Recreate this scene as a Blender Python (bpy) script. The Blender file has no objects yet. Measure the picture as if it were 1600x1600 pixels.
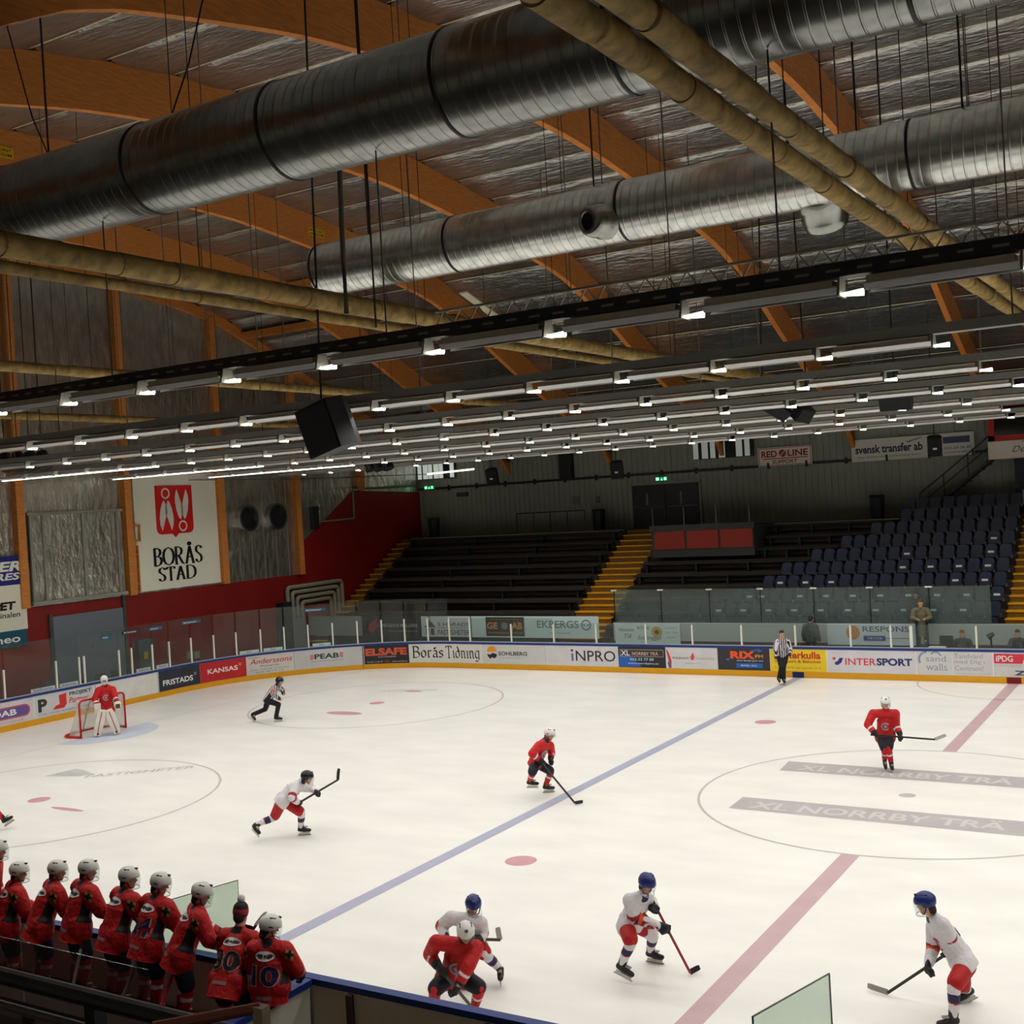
import bpy, bmesh, math, random
from mathutils import Vector, Matrix
from mathutils.bvhtree import BVHTree
PI = math.pi
random.seed(7)
S = bpy.context.scene
COL = S.collection

# ------------------------------------------------------------------ camera, world, exposure, large lights
cd = bpy.data.cameras.new('camera')
cd.lens = 41.507; cd.sensor_width = 36; cd.sensor_fit = 'HORIZONTAL'; cd.clip_start = .1; cd.clip_end = 300
cam = bpy.data.objects.new('camera', cd); COL.objects.link(cam)
YAW, PITCH, ROLL = -0.5470137, -0.0093655, -0.0586934
fw = Vector((math.sin(YAW)*math.cos(PITCH), math.cos(YAW)*math.cos(PITCH), math.sin(PITCH)))
r0 = Vector((math.cos(YAW), -math.sin(YAW), 0)); u0 = r0.cross(fw)
rx = r0*math.cos(ROLL) + u0*math.sin(ROLL); ux = -r0*math.sin(ROLL) + u0*math.cos(ROLL)
M = Matrix((rx, ux, -fw)).transposed().to_4x4(); M.translation = Vector((6.3136, -26.1999, 6.9115))
cam.matrix_world = M
S.camera = cam

w = bpy.data.worlds.new('world'); S.world = w; w.use_nodes = True
w.node_tree.nodes['Background'].inputs[0].default_value = (.10, .11, .12, 1)
w.node_tree.nodes['Background'].inputs[1].default_value = .05

vs = S.view_settings
S.display_settings.display_device = 'sRGB'
vs.view_transform = 'Standard'; vs.look = 'None'; vs.gamma = 1; vs.use_curve_mapping = False
vs.exposure = 0.0
S.cycles.max_bounces = 6; S.cycles.diffuse_bounces = 3; S.cycles.glossy_bounces = 3
S.cycles.transmission_bounces = 4; S.cycles.transparent_max_bounces = 16
S.cycles.caustics_reflective = False; S.cycles.caustics_refractive = False
S.cycles.use_denoising = True
S.cycles.sample_clamp_indirect = 4

ROWS = [-14.8, -9.2, -4.3, .5, 5.7, 10.7, 15.9]     # lamp rows run along the rink
LAMP_Z = 8.70
ROW_POWER = 1290
for i, y in enumerate(ROWS):                          # the light of each row of strip lamps
    a = bpy.data.lights.new('strip_row_light', 'AREA')
    a.shape = 'RECTANGLE'; a.size = 58; a.size_y = .1; a.energy = ROW_POWER * (.8 if abs(y) > 14 else 1)
    a.color = (1, .972, .91); a.spread = math.radians(150)
    o = bpy.data.objects.new('strip_row_light', a); COL.objects.link(o); o.location = (0, y, LAMP_Z + .015)

a = bpy.data.lights.new('near_stand_light', 'AREA')      # added unseen light behind the viewer, lifts the inner boards and bench backs
a.shape = 'RECTANGLE'; a.size = 44; a.size_y = .12; a.energy = 260; a.color = (1, .93, .82)
o = bpy.data.objects.new('near_stand_light', a); COL.objects.link(o); o.location = (0, -28.6, 8.2)

# ------------------------------------------------------------------ helpers
def lin(c):
    return tuple(((v/255)/12.92 if v/255 <= .04045 else ((v/255+.055)/1.055)**2.4) for v in c)
MATS = {}
def mat(name, rgb, rough=.6, metal=0., emit=0., alpha=1., spec=.4, noise=0., nscale=6., bump=0., bscale=40., bdist=1., stretch=(1,1,1)):
    if name in MATS: return MATS[name]
    m = bpy.data.materials.new(name); m.use_nodes = True
    nt = m.node_tree; b = nt.nodes['Principled BSDF']; c = lin(rgb)
    b.inputs['Base Color'].default_value = (*c, 1); b.inputs['Roughness'].default_value = rough
    b.inputs['Metallic'].default_value = metal; b.inputs['Specular IOR Level'].default_value = spec
    if emit:
        b.inputs['Emission Color'].default_value = (*c, 1); b.inputs['Emission Strength'].default_value = emit
    if noise or bump:
        tc = nt.nodes.new('ShaderNodeTexCoord'); mp = nt.nodes.new('ShaderNodeMapping')
        mp.inputs['Scale'].default_value = stretch
        nt.links.new(tc.outputs['Object'], mp.inputs['Vector'])
    if noise:
        n = nt.nodes.new('ShaderNodeTexNoise'); n.inputs['Scale'].default_value = nscale; n.inputs['Detail'].default_value = 6
        nt.links.new(mp.outputs[0], n.inputs['Vector'])
        mx = nt.nodes.new('ShaderNodeMixRGB'); mx.blend_type = 'MULTIPLY'
        rp = nt.nodes.new('ShaderNodeValToRGB'); lo = 1-noise
        rp.color_ramp.elements[0].position = .3; rp.color_ramp.elements[1].position = .7
        rp.color_ramp.elements[0].color = (lo, lo, lo, 1); rp.color_ramp.elements[1].color = (1, 1, 1, 1)
        nt.links.new(n.outputs[0], rp.inputs[0]); mx.inputs[0].default_value = 1
        mx.inputs[1].default_value = (*c, 1); nt.links.new(rp.outputs[0], mx.inputs[2])
        nt.links.new(mx.outputs[0], b.inputs['Base Color'])
    if bump:
        n2 = nt.nodes.new('ShaderNodeTexNoise'); n2.inputs['Scale'].default_value = bscale; n2.inputs['Detail'].default_value = 4
        nt.links.new(mp.outputs[0], n2.inputs['Vector'])
        bp = nt.nodes.new('ShaderNodeBump'); bp.inputs['Strength'].default_value = bump; bp.inputs['Distance'].default_value = .05*bdist
        nt.links.new(n2.outputs[0], bp.inputs['Height']); nt.links.new(bp.outputs[0], b.inputs['Normal'])
    MATS[name] = m; return m
def glass(name, tint, opacity, gloss=.06):
    if name in MATS: return MATS[name]
    m = bpy.data.materials.new(name); m.use_nodes = True; nt = m.node_tree; nt.nodes.clear()
    out = nt.nodes.new('ShaderNodeOutputMaterial'); tr = nt.nodes.new('ShaderNodeBsdfTransparent')
    tr.inputs[0].default_value = (*lin(tint), 1)
    df = nt.nodes.new('ShaderNodeBsdfDiffuse'); df.inputs[0].default_value = (.55, .62, .6, 1)
    gl = nt.nodes.new('ShaderNodeBsdfGlossy'); gl.inputs['Roughness'].default_value = .06
    lw = nt.nodes.new('ShaderNodeLayerWeight'); pw = nt.nodes.new('ShaderNodeMath'); pw.operation = 'POWER'; pw.inputs[1].default_value = 4
    nt.links.new(lw.outputs['Facing'], pw.inputs[0])
    fr = nt.nodes.new('ShaderNodeMath'); fr.operation = 'MULTIPLY_ADD'; fr.inputs[1].default_value = .22; fr.inputs[2].default_value = .025
    nt.links.new(pw.outputs[0], fr.inputs[0])
    m1 = nt.nodes.new('ShaderNodeMixShader'); m1.inputs[0].default_value = opacity
    m2 = nt.nodes.new('ShaderNodeMixShader')
    nt.links.new(tr.outputs[0], m1.inputs[1]); nt.links.new(df.outputs[0], m1.inputs[2])
    nt.links.new(fr.outputs[0], m2.inputs[0]); nt.links.new(m1.outputs[0], m2.inputs[1]); nt.links.new(gl.outputs[0], m2.inputs[2])
    nt.links.new(m2.outputs[0], out.inputs[0]); MATS[name] = m; return m

class G:
    "collects faces of one mesh"
    def __init__(s): s.v = []; s.f = []; s.m = []
    def add(s, vs, fs, mi=0):
        o = len(s.v); s.v += [tuple(p) for p in vs]
        for f in fs: s.f.append([i+o for i in f]); s.m.append(mi)
        return s
    def box(s, lo, hi, mi=0):
        x0,y0,z0 = lo; x1,y1,z1 = hi
        return s.add([(x0,y0,z0),(x1,y0,z0),(x1,y1,z0),(x0,y1,z0),(x0,y0,z1),(x1,y0,z1),(x1,y1,z1),(x0,y1,z1)],
            [(0,3,2,1),(4,5,6,7),(0,1,5,4),(1,2,6,5),(2,3,7,6),(3,0,4,7)], mi)
    def obox(s, c, ax, ay, az, mi=0):
        "oriented box: centre and three half-axis vectors"
        c = Vector(c); P = [c + sx*Vector(ax) + sy*Vector(ay) + sz*Vector(az) for sz in (-1,1) for sx,sy in ((-1,-1),(1,-1),(1,1),(-1,1))]
        return s.add(P, [(0,3,2,1),(4,5,6,7),(0,1,5,4),(1,2,6,5),(2,3,7,6),(3,0,4,7)], mi)
    def rings(s, rs, mi=0, cap=True, closed=True):
        n = len(rs[0]); vs = [p for r in rs for p in r]; fs = []
        for k in range(len(rs)-1):
            for i in range(n if closed else n-1):
                j = (i+1) % n; fs.append((k*n+i, k*n+j, (k+1)*n+j, (k+1)*n+i))
        if cap and closed: fs.append(tuple(reversed(range(n)))); fs.append(tuple((len(rs)-1)*n+i for i in range(n)))
        return s.add(vs, fs, mi)
    def tube(s, pts, r, n=10, mi=0, cap=True):
        pts = [Vector(p) for p in pts]; rs = []
        for k, p in enumerate(pts):
            d = (pts[min(k+1, len(pts)-1)] - pts[max(k-1, 0)]).normalized()
            u = d.cross(Vector((0,0,1)));  u = u.normalized() if u.length > 1e-3 else Vector((1,0,0)); v = d.cross(u)
            rr = r[k] if isinstance(r, (list, tuple)) else r
            rs.append([p + rr*(math.cos(2*PI*i/n)*u + math.sin(2*PI*i/n)*v) for i in range(n)])
        return s.rings(rs, mi, cap)
    def cap(s, p0, r0, p1, r1, lat=None, flat=1., n=14, mi=0):
        "tapered capsule, optionally widened by flat along lat"
        p0 = Vector(p0); p1 = Vector(p1); d = p1-p0; d = d.normalized() if d.length > 1e-5 else Vector((0,0,1))
        u = Vector(lat) if lat is not None else d.cross(Vector((.13,.31,1)))
        u = (u - u.dot(d)*d); u = u.normalized() if u.length > 1e-4 else d.orthogonal().normalized(); v = d.cross(u)
        rs = []
        for a in (-80,-55,-28,0): a = math.radians(a); rs.append((p0 + d*r0*math.sin(a), r0*math.cos(a)))
        for a in (0,28,55,80): a = math.radians(a); rs.append((p1 + d*r1*math.sin(a), r1*math.cos(a)))
        return s.rings([[c + rr*(flat*math.cos(2*PI*i/n)*u + math.sin(2*PI*i/n)*v) for i in range(n)] for c, rr in rs], mi)
    def poly(s, pts, d, mi=0):
        "polygon extruded by d"
        d = Vector(d); n = len(pts); P = [Vector(p) for p in pts]
        s.add(P + [p+d for p in P], [tuple(reversed(range(n))), tuple(range(n, 2*n))] + [(i,(i+1)%n,n+(i+1)%n,n+i) for i in range(n)], mi); return s
    def mesh(s, name):
        me = bpy.data.meshes.new(name); me.from_pydata(s.v, [], s.f)
        for p, mi in zip(me.polygons, s.m): p.material_index = mi
        me.update(); return me
    def build(s, name, mats, parent=None, smooth=False, normals=True):
        me = s.mesh(name)
        if normals:
            bm = bmesh.new(); bm.from_mesh(me); bmesh.ops.recalc_face_normals(bm, faces=bm.faces); bm.to_mesh(me); bm.free()
        return link(name, me, mats, parent, smooth)
def link(name, me, mats, parent=None, smooth=False):
    for m in (mats if isinstance(mats, (list, tuple)) else [mats]): me.materials.append(m)
    if smooth:
        for p in me.polygons: p.use_smooth = True
    o = bpy.data.objects.new(name, me); COL.objects.link(o)
    if parent is not None:
        o.parent = parent; o.matrix_parent_inverse = Matrix.Translation(-parent.location)
    return o
def tag(o, label, cat, group=None):
    o['label'] = label; o['category'] = cat
    if group: o['group'] = group
    return o
def thing(name, label, cat, loc=(0,0,0), group=None):
    o = bpy.data.objects.new(name, None); COL.objects.link(o); o.location = loc; o.empty_display_size = .1
    return tag(o, label, cat, group)
def struct(o, label=None):
    o['kind'] = 'structure'
    if label: o['label'] = label
    return o
def dup(root, delta, label):
    r = root.copy(); COL.objects.link(r); r.location = Vector(root.location) + Vector(delta); r['label'] = label
    for ch in root.children:
        c = ch.copy(); COL.objects.link(c); c.parent = r
        for g in ch.children:
            e = g.copy(); COL.objects.link(e); e.parent = c
    return r
ONES = ['', 'first','second','third','fourth','fifth','sixth','seventh','eighth','ninth','tenth','eleventh','twelfth','thirteenth','fourteenth','fifteenth','sixteenth','seventeenth','eighteenth','nineteenth']
TENS = {2:'twent',3:'thirt',4:'fort',5:'fift'}
def nth(n):
    if n < 20: return ONES[n]
    t, o = divmod(n, 10)
    return TENS[t]+'ieth' if o == 0 else TENS[t]+'y-'+ONES[o]

def solid(g, voxel, smooth=4):
    "voxel union of overlapping capsules, smoothed"
    me = g.mesh('tmp'); o = bpy.data.objects.new('tmp', me); COL.objects.link(o)
    m = o.modifiers.new('r', 'REMESH'); m.mode = 'VOXEL'; m.voxel_size = voxel
    k = o.modifiers.new('s', 'SMOOTH'); k.factor = .5; k.iterations = smooth
    dg = bpy.context.evaluated_depsgraph_get(); dg.update()
    r = bpy.data.meshes.new_from_object(o.evaluated_get(dg)); r.materials.clear()
    bpy.data.objects.remove(o); bpy.data.meshes.remove(me)
    for p in r.polygons: p.use_smooth = True
    return r

# flat lettering: verts in x,y (baseline at 0, height normalised), filled to a box
def text_mesh(s, bold=0., shear=0.):
    cu = bpy.data.curves.new('t', 'FONT'); cu.body = s; cu.offset = bold; cu.shear = shear; cu.resolution_u = 3; cu.size = 1
    o = bpy.data.objects.new('t', cu); COL.objects.link(o)
    dg = bpy.context.evaluated_depsgraph_get(); dg.update()
    me = bpy.data.meshes.new_from_object(o.evaluated_get(dg))
    V = [(v.co.x, v.co.y) for v in me.vertices]; F = [tuple(p.vertices) for p in me.polygons]
    bpy.data.objects.remove(o); bpy.data.curves.remove(cu); bpy.data.meshes.remove(me)
    return V, F
GLY = {  # pen skeletons, cap height 1
 'B': (.62, [[(.1,0),(.1,1)],[(.02,1),(.3,1),(.45,.93),(.5,.77),(.43,.6),(.28,.54),(.1,.54)],[(.28,.54),(.48,.48),(.57,.28),(.48,.08),(.3,0),(.02,0)]]),
 'O': (.8, [[(.4,1),(.2,.93),(.07,.75),(.03,.5),(.07,.25),(.2,.07),(.4,0),(.6,.07),(.73,.25),(.77,.5),(.73,.75),(.6,.93),(.4,1)]]),
 'R': (.68, [[(.1,0),(.1,1)],[(.02,0),(.22,0)],[(.02,1),(.3,1),(.46,.93),(.52,.75),(.45,.57),(.3,.5),(.1,.5)],[(.28,.5),(.52,.08),(.6,0),(.7,0)]]),
 'A': (.74, [[(.02,0),(.2,0)],[(.1,0),(.37,1),(.62,0)],[(.2,.36),(.53,.36)],[(.5,0),(.74,0)]]),
 'S': (.52, [[(.46,.82),(.42,.95),(.27,1),(.12,.94),(.06,.78),(.12,.62),(.36,.45),(.46,.28),(.42,.08),(.26,0),(.1,.05),(.05,.2)]]),
 'T': (.64, [[(.04,.84),(.04,1),(.6,1),(.6,.84)],[(.32,1),(.32,0)],[(.2,0),(.44,0)]]),
 'D': (.76, [[(.1,0),(.1,1)],[(.02,1),(.34,1),(.56,.9),(.69,.7),(.71,.5),(.69,.3),(.56,.1),(.34,0),(.02,0)]]),
 'o': (.5, [[(.25,.64),(.08,.5),(.08,.16),(.25,0),(.42,.14),(.42,.5),(.25,.64)]]),
 'r': (.4, [[(.05,.56),(.12,.64),(.12,.06),(.2,0)],[(.12,.52),(.26,.64),(.36,.56)]]),
 's': (.44, [[(.38,.54),(.22,.64),(.08,.54),(.12,.4),(.34,.28),(.36,.12),(.2,0),(.05,.1)]]),
 'a': (.5, [[(.08,.56),(.24,.64),(.38,.54),(.38,.06),(.47,0)],[(.38,.36),(.14,.3),(.07,.14),(.2,0),(.38,.12)]]),
 'i': (.26, [[(.06,.56),(.14,.64),(.14,.08),(.22,0)]]),
 'd': (.52, [[(.22,1),(.42,.6),(.42,.14),(.25,0),(.08,.14),(.08,.48),(.25,.64),(.4,.5)]]),
 'n': (.54, [[(.04,.56),(.12,.64),(.12,.06),(.2,0)],[(.12,.52),(.28,.64),(.4,.54),(.4,.08),(.5,0)]]),
 'g': (.52, [[(.4,.6),(.22,.64),(.08,.48),(.08,.16),(.24,0),(.4,.12)],[(.42,.66),(.42,-.1),(.28,-.26),(.06,-.2)]]),
}
def pen_mesh(s, nib=(.08,.0), thin=.03, gap=.06):
    V, F = [], []; x = 0
    for ch in s:
        base = {'Å':'A', 'å':'a'}.get(ch, ch)
        if ch == ' ': x += .25; continue
        wd, strokes = GLY[base]; strokes = list(strokes)
        if ch == 'Å': strokes.append([(.37+.08*math.cos(t), 1.15+.1*math.sin(t)) for t in [k*PI/5 for k in range(11)]])
        if ch == 'å': strokes.append([(.24+.06*math.cos(t), .82+.07*math.sin(t)) for t in [k*PI/4 for k in range(9)]])
        for st in strokes:
            for (ax, ay), (bx, by) in zip(st, st[1:]):
                for nx, ny in ((nib[0], nib[1]), (-nib[1]*.2, thin)):
                    o = len(V); V += [(x+ax-nx/2, ay-ny/2), (x+ax+nx/2, ay+ny/2), (x+bx+nx/2, by+ny/2), (x+bx-nx/2, by-ny/2)]
                    F.append((o, o+1, o+2, o+3))
        x += wd + gap
    return V, F
def fit(VF, x0, x1, y0, y1):
    V, F = VF
    ax = min(v[0] for v in V); bx = max(v[0] for v in V); ay = min(v[1] for v in V); by = max(v[1] for v in V)
    sx = (x1-x0)/(bx-ax or 1); sy = (y1-y0)/(by-ay or 1)
    return [(x0+(v[0]-ax)*sx, y0+(v[1]-ay)*sy) for v in V], F
def rect(x0, x1, y0, y1): return [(x0,y0),(x1,y0),(x1,y1),(x0,y1)], [(0,1,2,3)]
def oval(cx, cy, rx, ry, n=24): return [(cx+rx*math.cos(2*PI*i/n), cy+ry*math.sin(2*PI*i/n)) for i in range(n)], [tuple(range(n))]
def ringshape(cx, cy, r, w, n=24, a0=0, a1=2*PI, ry=None):
    V = []; F = []; ry = ry or r
    for i in range(n+1):
        t = a0+(a1-a0)*i/n; V += [(cx+(r-w/2)*math.cos(t), cy+(ry-w/2)*math.sin(t)), (cx+(r+w/2)*math.cos(t), cy+(ry+w/2)*math.sin(t))]
        if i: F.append((2*i-2, 2*i-1, 2*i+1, 2*i))
    return V, F
def polyg(pts): return list(pts), [tuple(range(len(pts)))]
def flat(name, shapes, fn, m, parent, thick=0.004):
    "lay 2-D shapes on a surface: fn(x, y, out) -> point"
    g = G()
    for V, F in shapes:
        n = len(V); P = [fn(x, y, thick) for x, y in V]
        g.add(P, F)
    return g.build(name, m, parent, normals=False)

# ------------------------------------------------------------------ materials of the hall
ICE = mat('ice', (243,241,236), .28, spec=.25, noise=.10, nscale=.5, stretch=(1,2.2,1))
WHITEB = mat('board_white', (232,230,226), .4, noise=.12, nscale=2.2)
KICK = mat('kick_yellow', (222,160,10), .45, noise=.08, nscale=3)
CAPB = mat('cap_blue', (22,48,120), .4)
WOOD = mat('glulam', (214,134,62), .6, noise=.3, nscale=3, stretch=(1,1,8), bump=.1)
FOIL = mat('foil', (186,186,184), .22, .88, noise=.35, nscale=1.2, bump=.8, bdist=1.5, bscale=1.8, stretch=(1,4.5,1))
FOILW = mat('wall_foil', (222,220,208), .32, .93, noise=.35, nscale=1.5, bump=.9, bdist=1.8, bscale=2.4, stretch=(1,1.6,.9))
REDW = mat('red_wall', (134,17,12), .55, noise=.15, nscale=1)
GREYW = mat('grey_sheet', (142,147,136), .6, noise=.12, nscale=1.5)
DARKC = mat('dark_concrete', (66,60,56), .8, noise=.3, nscale=3)
BROWN = mat('dark_brown_plank', (48,36,28), .7, noise=.35, nscale=3, stretch=(.4,3,1))
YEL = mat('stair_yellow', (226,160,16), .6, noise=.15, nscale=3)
STEEL = mat('steel', (150,150,146), .35, .85)
DSTEEL = mat('dark_steel', (46,46,46), .5, .5)
BLACK = mat('black', (8,8,9), .6)
WHITEP = mat('white_paint', (236,234,222), .45)
GALV = mat('galvanised', (158,160,156), .24, .95, noise=.25, nscale=4)
INSUL = mat('pipe_lagging', (168,140,80), .8, noise=.6, nscale=5, bump=.4, bscale=12)
LAMP = mat('lamp_glow', (255,250,232), .5, emit=2.6)
GLASSP = glass('rink_glass', (236,243,240), .022)
GLASSS = glass('stand_glass', (210,230,224), .09)
GLASSN = glass('bench_glass', (226,236,228), .07)
GLEDGE = mat('glass_edge', (84,92,80), .3)
RED = mat('paint_red', (190,22,26), .5)
GREY = mat('paint_grey', (112,116,114), .5)
NAVY = mat('paint_navy', (20,32,84), .5)

# ------------------------------------------------------------------ floor and ice
g = G().box((-36,-34,-.3), (22,30,-.03))
struct(g.build('floor', mat('hall_floor', (70,66,62), .8)), 'dark concrete floor of the hall around the rink')
L_BLUE = mat('ice_blue_line', (176,178,200), .3, spec=.25, noise=.1, nscale=2)
L_RED = mat('ice_red_line', (203,172,178), .3, spec=.25, noise=.12, nscale=2)
L_GREY = mat('ice_grey_line', (196,194,190), .3, spec=.25, noise=.2, nscale=2)
L_SPOT = mat('ice_red_spot', (214,160,168), .3, spec=.25, noise=.15, nscale=3)
L_BAR = mat('ice_lilac_bar', (188,182,184), .3, spec=.25, noise=.14, nscale=1.5)
L_CREASE = mat('ice_crease', (206,216,232), .3, spec=.25, noise=.1, nscale=1.5)
L_TXT = mat('ice_pale_text', (208,203,203), .3, spec=.25)
L_MARK = mat('ice_faint_mark', (205,205,203), .3, spec=.25, noise=.2, nscale=2)
g = G()
RC = 8.
def arc(cx, cy, a0, a1, n=16): return [(cx+RC*math.cos(a0+(a1-a0)*i/n), cy+RC*math.sin(a0+(a1-a0)*i/n)) for i in range(n+1)]
out = arc(22,7,0,PI/2)+arc(-22,7,PI/2,PI)+arc(-22,-7,PI,1.5*PI)+arc(22,-7,1.5*PI,2*PI)
g.poly([(x,y,-.02) for x,y in out], (0,0,.02), 0)
def lay(shapes, mi, z=.003, tf=lambda x,y:(x,y)):
    for V, F in shapes: g.add([(*tf(x,y), z) for x,y in V], F, mi)
lay([rect(-7.34,-7.04,-15,15), rect(7.04,7.34,-15,15)], 1)
lay([rect(-.17,.17,-15,-4.53), rect(-.17,.17,4.53,15)], 2)
lay([ringshape(0,0,4.5,.06,96)], 3)
lay([oval(0,0,.18,.18)], 3)
lay([oval(sx*5.64, sy*7, .31, .31) for sx in (-1,1) for sy in (-1,1)], 4)
lay([oval(-20, sy*7, .28, .28) for sy in (-1,1)], 4)
lay([ringshape(-20, sy*7, 4.5, .06, 96) for sy in (-1,1)], 3)
lay([rect(-26.03,-25.98,-14.6,14.6)], 7, .002)
V = [(-26,-1.83)] + [(-26+1.65*math.cos(t), 1.83*math.sin(t)) for t in [-PI/2+PI*k/20 for k in range(21)]] + [(-26,1.83)]
lay([polyg(V)], 6)
lay([polyg([(-3.34,1.42),(2.2,1.35),(2.1,2.33),(-3.43,2.39)]), polyg([(-3.27,-2.19),(2.68,-2.31),(2.58,-1.29),(-3.3,-1.22)])], 5)
lay([fit(text_mesh('XL NORRBY TRÄ', .02), -3.0, 1.9, 1.55, 2.2)], 7, .006)
lay([fit(text_mesh('XL NORRBY TRÄ', .02), -2.9, 2.3, -2.05, -1.4)], 7, .006)
lay([polyg([(-22.3,-5.1),(-22.2,-4.15),(-21.9,-4.15),(-21.0,-4.45),(-21.25,-4.75)])], 8)
lay([fit(text_mesh('FASTIGHETER', .02), 0, 3.1, 0, .42)], 8, .004, lambda x,y: (-20.9+.72*x-.5*y, -4.9+.62*x+.75*y))
lay([fit(text_mesh('FASTIGHETER', .02), 0, 2.2, 0, .3)], 8, .004, lambda x,y: (-21.5+.95*x, 9.1+.33*x+.9*y))
lay([oval(-19.9,5.05,.75,.28), oval(-18.4,-7.4,.6,.1), oval(-20.2,9.45,.4,.16)], 4, .003)
lay([ringshape(0,15,3,.05,24,PI,2*PI)], 3)
o = struct(g.build('ice_surface', [ICE, L_BLUE, L_RED, L_GREY, L_SPOT, L_BAR, L_CREASE, L_TXT, L_MARK]), 'white ice with blue and red lines, circles and faint lettering')

# ------------------------------------------------------------------ rink boards along a rounded perimeter
ARC = RC*PI/2
def per(s):
    "far side (s<0) -> corner -> end side -> corner -> near side; returns point and inward normal"
    if s <= 0: return Vector((-22-s, 15, 0)), Vector((0,-1,0))
    if s < ARC:
        a = s/RC; n = Vector((math.sin(a), -math.cos(a), 0)); return Vector((-22,7,0)) - n*RC, n
    s -= ARC
    if s < 14: return Vector((-30, 7-s, 0)), Vector((1,0,0))
    s -= 14
    if s < ARC:
        a = s/RC; n = Vector((math.cos(a), math.sin(a), 0)); return Vector((-22,-7,0)) - n*RC, n
    s -= ARC
    return Vector((-22+s, -15, 0)), Vector((0,1,0))
S_END = 14 + 2*ARC
def bpos(s, h, out):
    p, n = per(s); return p + n*out + Vector((0,0,h))
def strip(g, s0, s1, h0, h1, o0, o1, step=.3, mi=0):
    n = max(1, int(abs(s1-s0)/step)); rs = []
    for k in range(n+1):
        s = s0+(s1-s0)*k/n
        rs.append([bpos(s,h0,o0), bpos(s,h0,o1), bpos(s,h1,o1), bpos(s,h1,o0)])
    return g.rings(rs, mi)
b = thing('rink_boards', 'white rink boards with blue top rail and yellow kick plate around the ice', 'boards', (-26,12,0))
S0, S1 = -37., S_END+36
strip(G(), S0, S1, .18, 1.02, -.09, 0).build('board_wall', WHITEB, b)
strip(G(), S0, S1, 0, .21, -.09, .015).build('kick_plate', KICK, b)
strip(G(), S0, S1, 1.02, 1.1, -.12, .02).build('top_rail', CAPB, b)
g = G(); strip(g, S0, S_END-2, 1.1, 1.13, -.1, -.01); g.build('glass_sill', mat('sill', (176,182,190), .4), b)
g = G(); g.box((-7.4,14.975,.0),(-6.98,14.986,.2)); g.build('blue_line_mark', NAVY, b)['label'] = 'navy mark on the kick plate at the blue line'
g = G(); g.box((-.22,14.975,.0),(.22,14.986,.2)); g.build('red_line_mark', mat('dark_red', (120,12,22), .5), b)['label'] = 'dark red mark on the kick plate at the centre line'
g = G(); g.obox(bpos(4.26,.55,.008), (.01,.012,0), (0,.01,0), (0,0,.5)); g.build('gate_gap', mat('gap', (90,20,14), .7), b)
SEAM = mat('seam', (140,140,138), .6)
g = G()
for s in (16.6, 13.6, 7.22, -4.4, -8.7, -17.6, -19.2):
    strip(g, s-.012, s+.012, .22, 1.0, 0, .003)
g.build('panel_seam', SEAM, b)

C_ = lambda *a: mat('ink_%d_%d_%d' % a, a, .5)
ads = []
def ad(label, sl, sr, bg, items, h0=.21, h1=1.02):
    "one advertising panel: items = (shapes, colour) in panel metres from its lower left"
    p, n = per((sl+sr)/2)
    a = thing('advertising_panel', label, 'advertising panel', p, 'advertising panels on the rink boards')
    strip(G(), sl, sr, h0+.005, h1-.005, 0, .006).build('panel_face', mat('bg_%d_%d_%d' % bg, bg, .42, noise=.1, nscale=2), a)
    for k, it in enumerate(items):
        shapes, c = it[0], it[1]; nm = it[2] if len(it) > 2 else 'lettering'
        flat(nm, shapes, lambda x, y, o, k=k: bpos(sl-x, h0+y, .008+.0015*k), C_(*c), a)
    return a
def T(s, x0, x1, y0, y1, bold=.015, shear=0.): return fit(text_mesh(s, bold, shear), x0, x1, y0, y1)
def bar(x0,x1,y0,y1): return rect(x0,x1,y0,y1)
def pill(x0,x1,y0,y1,n=10):
    r=(y1-y0)/2; cy=(y0+y1)/2
    return polyg([(x1-r+r*math.cos(t),cy+r*math.sin(t)) for t in [-PI/2+PI*i/n for i in range(n+1)]]+[(x0+r+r*math.cos(t),cy+r*math.sin(t)) for t in [PI/2+PI*i/n for i in range(n+1)]])
WH=(232,230,226); BK=(30,30,32); RD=(196,36,44); BL=(28,44,120)
ad('white panel with a violet pill logo, leftmost on the boards behind the goal', 21.7, 19.25, (216,206,208), [([pill(.15,2.3,.2,.62)],(196,86,110),'logo_frame'),([pill(.2,2.24,.25,.57)],(98,84,150),'logo'),([T('ROAB',.5,1.75,.31,.52,.03)],WH),([T('www.roab.se',.5,2.0,.08,.13,0)],(190,120,130),'small_print')])
ad('white panel with a large black P and red J behind the goal', 19.2, 16.7, (208,210,212), [([T('P',.12,.5,.2,.66,.05)],(48,50,50),'black_lettering'),([polyg([(1.0,.68),(1.32,.72),(1.32,.32),(1.2,.2),(.72,.2),(.84,.32),(1.02,.36)])],(214,44,46),'red_logo'),([T('PROJEKT',1.45,2.42,.55,.72,.03)],(58,60,60)),([T('Partner',1.42,2.3,.32,.52,.01,.2)],(214,60,60),'red_lettering'),([T('Ditt lokala fastighetsbolag',.15,2.3,.08,.14,0)],(120,120,122),'small_print')])
ad('dark slate panel with white slab lettering left of the red panel', 13.56, 11.45, (42,48,60), [([T('FRISTADS',.2,1.75,.2,.42,.025)],(236,236,234)),([ringshape(1.86,.46,.05,.015)],(220,220,220),'trademark')])
ad('bright red panel with white slab lettering on the corner boards', 11.44, 9.31, (190,30,38), [([T('KANSAS',.35,1.75,.32,.52,.025)],(238,226,222)),([ringshape(1.86,.55,.05,.015)],(230,200,200),'trademark')])
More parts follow.
